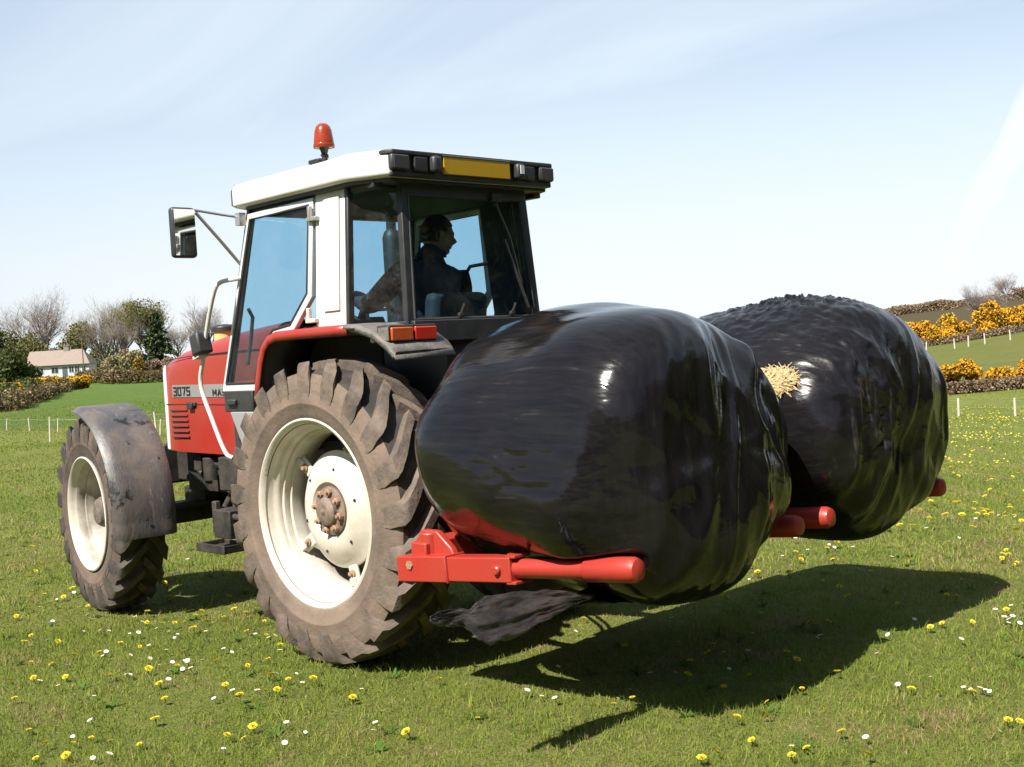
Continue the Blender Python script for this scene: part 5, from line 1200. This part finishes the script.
# =================================================================== BACKGROUND
class Quads:
    """many small leaf or twig faces in one mesh, laid out with numpy"""
    def __init__(s): s.V = []; s.mi = []
    def leaves(s, P, size, mi=0, flat=0, aspect=1.0):
        P = np.asarray(P, float); n = len(P); q = rng.normal(size=(n, 3)); q[:, 2] *= (1-flat)+flat*3; q /= np.linalg.norm(q, axis=1)[:, None]
        t = rng.normal(size=(n, 3)); t -= q*(t*q).sum(1)[:, None]; t /= np.linalg.norm(t, axis=1)[:, None]; b = np.cross(q, t)
        sz = (size*rng.uniform(.6, 1.4, n))[:, None]
        s.V.append(np.stack([P-t*sz-b*sz*aspect*.3, P-t*sz*.1-b*sz*aspect, P+t*sz+b*sz*aspect*.2, P+t*sz*.1+b*sz*aspect], 1)); s.mi.append(np.full(n, mi)); return s
    def sticks(s, A, B, wa, wb, mi=0):
        A = np.asarray(A, float); B = np.asarray(B, float); d = B-A; d /= np.linalg.norm(d, axis=1)[:, None]+1e-9
        r_ = rng.normal(size=A.shape); r_ -= d*(r_*d).sum(1)[:, None]; r_ /= np.linalg.norm(r_, axis=1)[:, None]
        wa = np.asarray(wa)[:, None]; wb = np.asarray(wb)[:, None]
        s.V.append(np.stack([A-r_*wa, A+r_*wa, B+r_*wb, B-r_*wb], 1)); s.mi.append(np.full(len(A), mi)); return s
    def build(s, name, mats, parent=None, loc=None):
        V = np.concatenate(s.V).astype(np.float32); n = len(V); me = bpy.data.meshes.new(name)
        me.vertices.add(n*4); me.vertices.foreach_set('co', V.ravel()); me.loops.add(n*4); me.loops.foreach_set('vertex_index', np.arange(n*4, dtype=np.int32))
        me.polygons.add(n); me.polygons.foreach_set('loop_start', (np.arange(n)*4).astype(np.int32))
        me.update(); me.validate()
        mats = mats if isinstance(mats, (list, tuple)) else [mats]
        for q in mats: me.materials.append(q)
        me.polygons.foreach_set('material_index', np.concatenate(s.mi).astype(np.int32))
        o = bpy.data.objects.new(name, me); COL.objects.link(o)
        if parent: o.parent = parent
        if loc is not None: o.location = loc
        return o
M_BARK = mat('grey_bark', (.13, .105, .085), .9, dirt=(.07, .055, .045), dirt_amt=.8, dscale=3, bump=.5)
M_TWIG = leaf_mat('bare_twigs', (.17, .14, .12), (.27, .225, .195), .0, scale=.3)
M_TWIGO = leaf_mat('budding_twigs', (.19, .165, .085), (.28, .25, .14), .1, scale=.3)
M_OLIVE = leaf_mat('olive_leaves', (.095, .095, .035), (.19, .18, .075), .25, scale=.25)
M_DGREEN = leaf_mat('dark_leaves', (.045, .058, .02), (.11, .125, .045), .15, scale=.3)
M_CONIF = leaf_mat('conifer_needles', (.035, .05, .024), (.085, .105, .05), .05, scale=.4)
M_GORSE = leaf_mat('gorse_flowers', (.49, .25, .02), (.64, .35, .035), .15, scale=1.2)
M_GORSED = leaf_mat('gorse_green', (.05, .06, .016), (.13, .11, .03), .1, scale=1)
M_BRAM = leaf_mat('bramble_brown', (.16, .105, .07), (.31, .225, .155), .1, scale=.7)
M_HEDGE = leaf_mat('hedge_brown_green', (.07, .06, .025), (.17, .14, .065), .15, scale=.4)

def bare_tree(label, p, h, spread, seed, twig=M_TWIG, lean=0, trunk_h=.22, leaves=0, lmat=None, nb=7, fine=1.0, group=None):
    r_ = random.Random(seed); root = tag(empty('bare_tree' if not leaves else 'budding_tree', p), label, 'tree', group)
    tr = MB(); A, B, WA, WB, tips = [], [], [], [], []
    def grow(a, d, ln, rad, lev):
        n = 3; pts = [a]; dd = d.copy()
        for i in range(n):
            dd = (dd+Vector((r_.uniform(-1, 1), r_.uniform(-1, 1), r_.uniform(-.5, .9)))*(.16+.05*lev)).normalized(); pts.append(pts[-1]+dd*ln/n)
        if lev <= 2: tr.tube(pts, [rad, rad*.85, rad*.7, rad*.5], 7 if lev < 2 else 5, cap=False)
        else:
            for i in range(n): A.append(pts[i]); B.append(pts[i+1]); WA.append(rad*(1-.2*i)); WB.append(rad*(1-.2*(i+1)))
        if lev >= 5:
            tips.append(pts[-1]); return
        k = {0: nb, 1: 6, 2: 5, 3: 4, 4: 4}[lev]
        for i in range(k):
            q = r_.uniform(.35 if lev else .55, 1); bpnt = pts[0].lerp(pts[-1], q) if lev else pts[min(n, int(q*n))]
            out = Vector((r_.uniform(-1, 1), r_.uniform(-1, 1), 0)).normalized()
            nd = (dd*r_.uniform(.5, 1.0)+out*r_.uniform(.5, 1.0)*spread+Vector((0, 0, .25))).normalized()
            grow(bpnt, nd, ln*r_.uniform(.55, .78)*(1 if lev else 1.45), rad*.5, lev+1)
    grow(Vector((0, 0, -.3)), Vector((lean, 0, 1)).normalized(), h*trunk_h*1.6, h*.022, 0)
    mz = float(np.percentile([t.z for t in tips], 98.5)); sc = h/mz
    trunk = tr.build('trunk', M_BARK, root, smooth=60, recalc=False); trunk.scale = (sc,)*3
    q = Quads(); q.sticks(A, B, np.array(WA)*fine, np.array(WB)*fine)
    ms = [twig]
    if leaves:
        T_ = np.array(tips); T_ = T_[(T_[:, 2] < mz) & (np.hypot(T_[:, 0], T_[:, 1]) < .30*h/sc)]; idx = rng.integers(0, len(T_), leaves); q.leaves(T_[idx]+rng.normal(0, .02*h/sc, (leaves, 3)), .14/sc, 1); ms.append(lmat)
    cw = q.build('crown', ms, root); cw.scale = (sc,)*3
    return root
def blob_pts(n, lobes, seed, shell=.55):
    r_ = np.random.default_rng(seed); P = []
    w_ = np.array([l[3]**2 for l in lobes]); w_ = w_/w_.sum(); idx = r_.choice(len(lobes), n, p=w_)
    d = r_.normal(size=(n, 3)); d /= np.linalg.norm(d, axis=1)[:, None]; rad = shell+(1-shell)*r_.random(n)**.6+r_.normal(0, .07, n)
    Lb = np.array(lobes)
    fl = Lb[idx, 4] if Lb.shape[1] > 4 else 1
    P = Lb[idx, :3]+d*rad[:, None]*Lb[idx, 3:4]*np.stack([np.ones(n), np.ones(n), np.ones(n)*fl], 1)
    return P
def bush(name, label, cat, p, lobes, n, size, mats, frac=None, seed=1, group=None, stem=True, top=.0):
    """lumpy shrub; frac = share of faces per material, flowers (last material) sit on the outside and top"""
    root = tag(empty(name, p), label, cat, group)
    q = Quads(); frac = frac or [1]
    for k, fq in enumerate(frac):
        P = blob_pts(int(n*fq), [(l[0], l[1], l[2]+(.06*l[3] if k else 0), l[3]*(1.0 if k == 0 else 1.05), l[4] if len(l) > 4 else 1) for l in lobes], seed+k, .35 if k == 0 else .86)
        if k: P = P[P[:, 2] > top]
        P[:, 2] = np.maximum(P[:, 2], .03); q.leaves(P, size, k)
    q.build('foliage', mats, root)
    if stem:
        m = MB()
        for k in range(5): 
            l = lobes[k % len(lobes)]; m.tube([(l[0]*.4, l[1]*.4, -.1), (l[0]*.8, l[1]*.8, l[2]*.6), (l[0], l[1], l[2]+l[3]*.5)], [.02*l[3]+.015, .018, .008], 5, cap=False)
        m.build('stem', M_BARK, root, smooth=60, recalc=False)
    return root
def lobes_(n, w, d, h, r0, seed):
    r_ = random.Random(seed); out = []
    for k in range(n):
        x, y = r_.uniform(-w/2, w/2), r_.uniform(-d/2, d/2); rr = r0*r_.uniform(.7, 1.2); out.append((x, y, max(rr*.6, r_.uniform(.35, 1)*h-rr*.8), rr))
    return out
def right_of(p, v): return Vector((p.x+R2.x*v, p.y+R2.y*v, 0))

# ---- left: cottage, trees and hedges -----------------------------------------
def cottage():
    p = far(-.3755, 240); root = tag(empty('cottage', p), 'low white cottage with pinkish brown tiled roof among the trees behind the hedges', 'house')
    root.rotation_euler = (0, 0, math.atan2(R2.y, R2.x)+.10); root.rotation_euler.rotate(Euler((0, 0, 0)))
    wl = mat('white_render', (.55, .55, .57), .8, dirt=(.42, .42, .42)); tl = mat('roof_tiles', (.235, .185, .155), .85, dirt=(.17, .135, .11), dscale=2, bump=.6, bscale=9)
    gl = mat('window_dark', (.03, .035, .04), .15)
    m = MB(); m.box((0, 0, 1.2), (12.0, 6.2, 2.9)); wall = m.build('wall', wl, root)
    hw, hd, e, rz = 6.3, 3.55, 2.55, 5.55
    m = MB(); vs = [(-hw, -hd, e), (hw, -hd, e), (hw, hd, e), (-hw, hd, e), (-hw+.25, 0, rz), (hw-2.0, 0, rz)]
    m.add(vs, [(0, 1, 5, 4), (2, 3, 4, 5), (1, 2, 5), (3, 0, 4), (3, 2, 1, 0)]); rf = m.build('roof', tl, root, smooth=0)
    m = MB(); m.box((1.1, 0, 5.65), (1.0, .8, 1.3)); m.box((1.1, 0, 6.32), (1.15, .95, .12)); m.lathe([(.13, 0), (.13, .45), (0, .45)], (.85, 0, 6.36), 10, 'z'); m.lathe([(.13, 0), (.13, .45), (0, .45)], (1.35, 0, 6.36), 10, 'z'); m.build('chimney', mat('chimney_render', (.22, .19, .17), .9), rf)
    for x, wd in ((-.6, 1.3), (2.6, .9), (3.7, .9), (5.0, .7), (-3.4, 1.2)):
        m = MB(); m.box((x, -3.12, 1.55), (wd+.16, .08, 1.26)); wf = m.build('window', mat('window_frame', (.6, .6, .6), .5) if x == -.6 else bpy.data.materials['window_frame'], root)
        m = MB(); m.box((x-wd/4-.01, -3.165, 1.55), (wd/2-.06, .02, 1.1)); m.box((x+wd/4+.01, -3.165, 1.55), (wd/2-.06, .02, 1.1)); m.build('pane', gl, wf)
    m = MB(); m.box((1.3, -3.13, 1.0), (.95, .08, 2.0)); m.build('door', mat('cottage_door', (.08, .10, .12), .5), root)
    m = MB(); m.box((0, -3.5, 2.46), (12.4, .10, .12)); m.build('gutter', M_TRIM, rf)
cottage()
pl = far(-.3575, 225); m = MB(); m.tube([(0, 0, -.3), (0, 0, 7.6)], [.12, .09], 8); m.box((0, 0, 7.2), (1.2, .1, .1)); po = m.build('telegraph_pole', M_BARK, None, loc=pl); tag(po, 'slim wooden telegraph pole standing in front of the right end of the cottage', 'pole')
GT = 'trees round the cottage'
bare_tree('large rounded bare tree standing behind the cottage roof', far(-.392, 272), 19.2, .85, 5, trunk_h=.26, nb=9, group=GT)
bare_tree('slim bare grey tree at the left end of the thicket right of the cottage', far(-.340, 232), 13.6, .6, 12, group=GT, fine=1.0)
bare_tree('pale bare tree in the middle of the thicket beside the conifer', far(-.322, 236), 15.0, .65, 23, twig=M_TWIGO, group=GT)
bare_tree('small leaning bare tree in front of the thicket right of the cottage', far(-.331, 222), 11.0, .7, 31, lean=.12, group=GT)
bare_tree('olive budding tree rising just behind the dark conifer', far(-.303, 226), 13.8, .6, 41, twig=M_TWIGO, leaves=5200, lmat=M_OLIVE, group=GT)
bare_tree('faint bare tree seen past the tractor hand rail', far(-.254, 300), 16.5, .85, 55, group=GT)
bare_tree('low bare tree just left of the tractor bonnet', far(-.278, 290), 11.5, .8, 57, group=GT)
bare_tree('bare tree peeping over the olive bushes right of the chimney', far(-.357, 262), 12.6, .8, 61, twig=M_TWIGO, group=GT)
def pine(label, p, h, seed, spread=.22, name='conifer'):
    root = tag(empty(name, p), label, 'tree', GT); r_ = random.Random(seed); q = Quads(); P = []
    m = MB(); m.tube([(0, 0, -.3), (0, 0, h*.6), (0, 0, h*.97)], [h*.02, h*.012, .03], 7); m.build('trunk', M_BARK, root)
    for k in range(150):
        z = h*(.10+.88*(k/150)); rad = h*spread*(1-k/150)**.75*r_.uniform(.6, 1.15)+.15; a = r_.uniform(0, 6.28)
        n = int(14+rad*9); t = rng.random(n)**.7
        P.append(np.stack([np.cos(a)*rad*t+rng.normal(0, .16, n), np.sin(a)*rad*t+rng.normal(0, .16, n), z-rad*.28*t+rng.normal(0, .14, n)], 1))
    q.leaves(np.concatenate(P), .24); q.build('crown', M_CONIF, root)
pine('dark green conifer standing at the right end of the trees beside the bonnet', far(-.295, 212), 11.2, 3, .34)
pine('dark pine at the far left edge behind the bushes', far(-.432, 240), 15.5, 8, .22)
bush('bush', 'big olive bush rising behind the right half of the cottage roof', 'bush', far(-.362, 258), lobes_(9, 13, 6, 11.0, 3.0, 2), 9000, .22, M_OLIVE, seed=4, group='bushes round the cottage')
bush('bush', 'olive bush behind the left end of the cottage roof', 'bush', far(-.408, 262), lobes_(8, 11, 6, 11.0, 3.1, 3), 8000, .22, M_OLIVE, seed=5, group='bushes round the cottage')
bush('bush', 'dark rounded bush at the left edge in front of the cottage end', 'bush', far(-.420, 150), lobes_(9, 6.5, 4, 5.8, 1.7, 6), 9000, .16, M_DGREEN, seed=6, group='bushes round the cottage')
bush('bush', 'dark bush hiding the left wall of the cottage', 'bush', far(-.412, 160), lobes_(6, 3.6, 3, 4.2, 1.3, 7), 5000, .16, [M_DGREEN, M_OLIVE], [.7, .3], seed=7, group='bushes round the cottage')
bush('bush', 'rounded brown bush between the thicket trunks and the hedge', 'bush', far(-.333, 205), lobes_(9, 14, 4, 4.6, 1.5, 8), 9000, .14, M_TWIGO, seed=8, group='bushes round the cottage')
bush('bush', 'low brown scrub at the foot of the conifer', 'bush', far(-.300, 200), lobes_(8, 12, 3, 3.0, 1.1, 9), 7000, .13, M_BRAM, seed=9, group='bushes round the cottage')
bush('gorse_bush', 'small yellow gorse bush in the thicket left of the conifer', 'bush', far(-.312, 196), lobes_(4, 2.6, 1.5, 3.4, .8, 10), 1500, .12, [M_GORSED, M_GORSE], [.8, .18], seed=10)

def hedge(name, label, pts, w_, h, n, size, mats, frac, seed, group=None, ytop=.75):
    r_ = np.random.default_rng(seed); pts = [Vector(p) for p in pts]; root = tag(empty(name, pts[0]), label, 'hedge', group)
    seg = np.array([(b-a).length for a, b in zip(pts, pts[1:])]); cum = np.concatenate([[0], np.cumsum(seg)])
    q = Quads()
    for k, fq in enumerate(frac):
        m_ = int(n*fq); t = r_.random(m_)*cum[-1]; i = np.clip(np.searchsorted(cum, t)-1, 0, len(seg)-1); f_ = (t-cum[i])/seg[i]
        A = np.array([list(p) for p in pts]); P = A[i]+(A[i+1]-A[i])*f_[:, None]; dr = (A[i+1]-A[i])/seg[i][:, None]; nr = np.stack([-dr[:, 1], dr[:, 0], 0*t], 1)
        hh = h*(.75+.5*fbm(t, t*0+seed, .45, seed)); yy = r_.uniform(-1, 1, m_); zz = r_.random(m_)**.8
        if k: sel = fbm(t, t*0+seed*2, .16, seed+3) > .42; zz = ytop+(1-ytop)*r_.random(m_)
        P = P+nr*(yy*w_/2*(1-.35*zz))[:, None]; P[:, 2] = height(P[:, 0], P[:, 1])+zz*hh*(1+.04*r_.normal(size=m_))
        if k: P = P[sel]
        q.leaves(P-np.array(pts[0]), size, k)
    q.build('foliage', mats, root); return root
HG = 'hedges of the left-hand fields'
hedge('field_hedge', 'brown hedge along the far side of the left-hand field, in front of the trees', [far(-.362, 168), far(-.33, 160), far(-.28, 158), far(-.2, 158), far(-.05, 170)], 2.0, 1.9, 34000, .10, [M_HEDGE, M_BRAM], [.75, .35], 3, HG, .3)
hedge('field_hedge', 'low brown hedge running diagonally down the left-hand field, nearest of the hedges', [far(-.50, 52), far(-.428, 60), far(-.39, 90), far(-.362, 165)], 1.3, .95, 26000, .07, [M_HEDGE, M_BRAM], [.8, .2], 5, HG, .3)
hedge('clipped_hedge', 'clipped dark hedge topped with yellow gorse flowers, behind the nearest hedge', [far(-.50, 66), far(-.425, 80), far(-.385, 118), far(-.366, 138)], 1.8, 1.3, 22000, .08, [M_DGREEN, M_GORSE], [.8, .6], 6, HG, .74)
bush('gorse_bush', 'yellow gorse clump where the two left-hand hedges meet in front of the cottage', 'bush', far(-.3625, 138), lobes_(6, 3.6, 2, 1.5, .6, 12), 3200, .10, [M_GORSED, M_GORSE], [.5, .6], seed=12)
# thin electric fence across the left-hand field
def wire_fence(label, pts, h, rad, mw, wires, name='wire_fence', thin=.004):
    root = tag(empty(name, pts[0]), label, 'fence')
    for i, p in enumerate(pts):
        d = Vector(p)-Vector(pts[0]); m = MB(); le = random.uniform(-.05, .05)
        m.tube([d+Vector((0, 0, -.2)), d+Vector((le*.5, le*.3, h*.5)), d+Vector((le, le*.6, h*random.uniform(.94, 1.06)))], [rad, rad, rad*.9], 8); m.build('post', mw, root)
    m = MB()
    for wz in wires:
        for a, b in zip(pts, pts[1:]):
            a, b = Vector(a)-Vector(pts[0]), Vector(b)-Vector(pts[0]); mid = (a+b)/2+Vector((0, 0, -.03)); m.tube([a+Vector((0, 0, h*wz)), mid+Vector((0, 0, h*wz)), b+Vector((0, 0, h*wz))], thin, 4, cap=False)
    m.build('wire', mat('fence_wire_'+name if False else 'fence_wire', (.45, .44, .42), .5, .5), root)
M_POST = mat('pale_post', (.50, .46, .38), .8, dirt=(.3, .26, .2), dirt_amt=.6)
def gp(x, y): return Vector((x, y, hz_(x, y)))
wire_fence('thin electric fence with short pale posts crossing the left-hand field', [gp(38, -11.4), gp(33.5, -10.7), gp(30.6, -10.25), gp(29.0, -10.4), gp(27.0, -11.3), gp(22.8, -10.35), gp(20.5, -11.5)], .40, .022, M_POST, [.9])
wire_fence('single run of pale posts and wire near the front wheel of the tractor', [gp(24.6, -8.25), gp(22.06, -9.87), gp(18.6, -11.8)], .62, .026, M_POST, [.88])

# ---- right: gorse hedgerows, hill pasture, hill top ------------------------------
GG = 'gorse bushes of the lower hedgerow'
for i, (a, D, w_, h, lab) in enumerate(((.368, 61.2, 1.6, 1.65, 'full yellow gorse bush showing just right of the dusty bale, in the lower hedgerow'), (.388, 62, .55, 1.25, 'small rounded gorse bush second from the dusty bale in the lower hedgerow'),
      (.411, 61.3, .7, 1.1, 'little gorse bush rising from the brambles in the lower hedgerow'), (.430, 61.2, 1.2, 1.4, 'gorse bush at the right edge of the picture in the lower hedgerow'), (.352, 62, 2.2, 1.6, 'gorse bush half hidden behind the dusty bale'))):
    p = far(a, D); rot = math.atan2(R2.y, R2.x)
    b_ = bush('gorse_bush', lab, 'bush', p, lobes_(8, w_, .9, h, .36, 30+i), 4200, .050, [M_GORSED, M_GORSE], [.45, .75], seed=40+i, group=GG, top=.35); b_.rotation_euler = (0, 0, rot)
hedge('bramble_hedge', 'brown bramble hedge at the foot of the hill behind the right-hand meadow', [far(.30, 61.5), far(.36, 61), far(.41, 60.6), far(.47, 60.5), far(.6, 62)], 1.6, .7, 26000, .05, [M_BRAM, M_HEDGE], [.75, .25], 9, 'hedges of the right-hand hill', .2)
UG = 'gorse bushes of the upper hedgerow'
for i, (a, D, w_, h, lab) in enumerate(((.343, 122, 5.5, 2.5, 'wide low gorse bush left of centre in the upper hedgerow'), (.357, 121, 4.0, 2.3, 'gorse bush beside the bale edge in the upper hedgerow on the hill'), (.384, 122, 4.2, 2.5, 'gorse bush left of the pale birch in the upper hedgerow'),
      (.413, 122, 4.6, 3.3, 'tall bright gorse bush right of the pale birch on the hill'), (.434, 122, 4.0, 2.5, 'gorse bush at the right edge in the upper hedgerow'), (.369, 125, 3.0, 2.9, 'dull gorse bush between the brighter ones in the upper hedgerow'))):
    b_ = bush('gorse_bush', lab, 'bush', far(a, D), lobes_(8, w_, 1.4, h, .8, 60+i), 3400, .10, [M_GORSED, M_GORSE], [.55, .75] if i != 5 else [.8, .2], seed=70+i, group=UG, top=.5); b_.rotation_euler = (0, 0, math.atan2(R2.y, R2.x))
hedge('bramble_hedge', 'brown scrubby hedge along the top of the hill pasture', [far(.27, 122), far(.33, 120.5), far(.39, 120), far(.46, 121), far(.56, 126)], 2.0, .7, 18000, .07, [M_BRAM, M_HEDGE], [.7, .3], 14, 'hedges of the right-hand hill', .2)
bare_tree('pale many-stemmed birch standing in the upper hedgerow on the hill', far(.3965, 127), 5.2, .75, 71, trunk_h=.2, nb=9, fine=.8)
bare_tree('small dark bare tree alone on the skyline at the right', far(.418, 190), 4.6, 1.1, 77, trunk_h=.18, fine=.8)
for i, (a0, a1, D, h, n_, lab) in enumerate(((.30, .372, 197, 1.3, 9000, 'low heath scrub on the hill crest near the bale'), (.376, .408, 200, 1.1, 5000, 'thin heath scrub on the middle of the hill crest'), (.426, .50, 196, 1.9, 9000, 'brown heath scrub at the right end of the hill crest'))):
    hedge('heath_scrub', lab, [far(a0+(a1-a0)*k/6, D+random.uniform(-2, 2)) for k in range(7)], 5, h, n_, .11, [M_BRAM, M_HEDGE], [.8, .2], 80+i, 'scrub on the hill crest', .3)['category'] = 'scrub'
wire_fence('pale wooden posts and wire below the lower gorse hedgerow', [far(.28, 50), far(.33, 47), far(.373, 45.5), far(.4205, 45), far(.47, 44)], .68, .045, M_POST, [.85, .5], 'post_fence', .003)
wire_fence('short pale posts along the upper hedgerow on the hill', [far(a, 113) for a in (.33, .3485, .3725, .384, .398, .4195, .44)], 1.0, .07, M_POST, [.85], 'post_fence', .006)

# ---- behind the photographer: an unseen wood added to darken what the glossy film reflects -------------
def wood():
    q = Quads(); r_ = np.random.default_rng(77); tr = MB()
    base = CAM+Vector((0, 0, 0))
    for k in range(56):
        az = math.radians(72+190*(k+r_.uniform(-.4, .4))/55); d = r_.uniform(24, 33); x, y = CAM.x+math.cos(az)*d, CAM.y+math.sin(az)*d
        h = r_.uniform(10.5, 15); w_ = r_.uniform(2.6, 3.8); z0 = hz_(x, y)
        L_ = [(x+r_.uniform(-w_, w_)*.7, y+r_.uniform(-w_, w_)*.7, z0+h*r_.uniform(.12, .85), w_*r_.uniform(.5, .85)) for _ in range(7)]
        q.leaves(blob_pts(900, L_, 900+k, .3), .34); tr.tube([(x, y, z0-.3), (x, y, z0+h*.5), (x, y, z0+h*.85)], [.24, .16, .05], 6, cap=False)
    f = q.build('added_woodland', M_DGREEN); o = tr.build('trunks', M_BARK, f, smooth=60, recalc=False)
    tag(f, 'dark mixed wood added unseen behind the photographer to darken reflections in the film', 'added_woodland', kind='stuff')
wood()
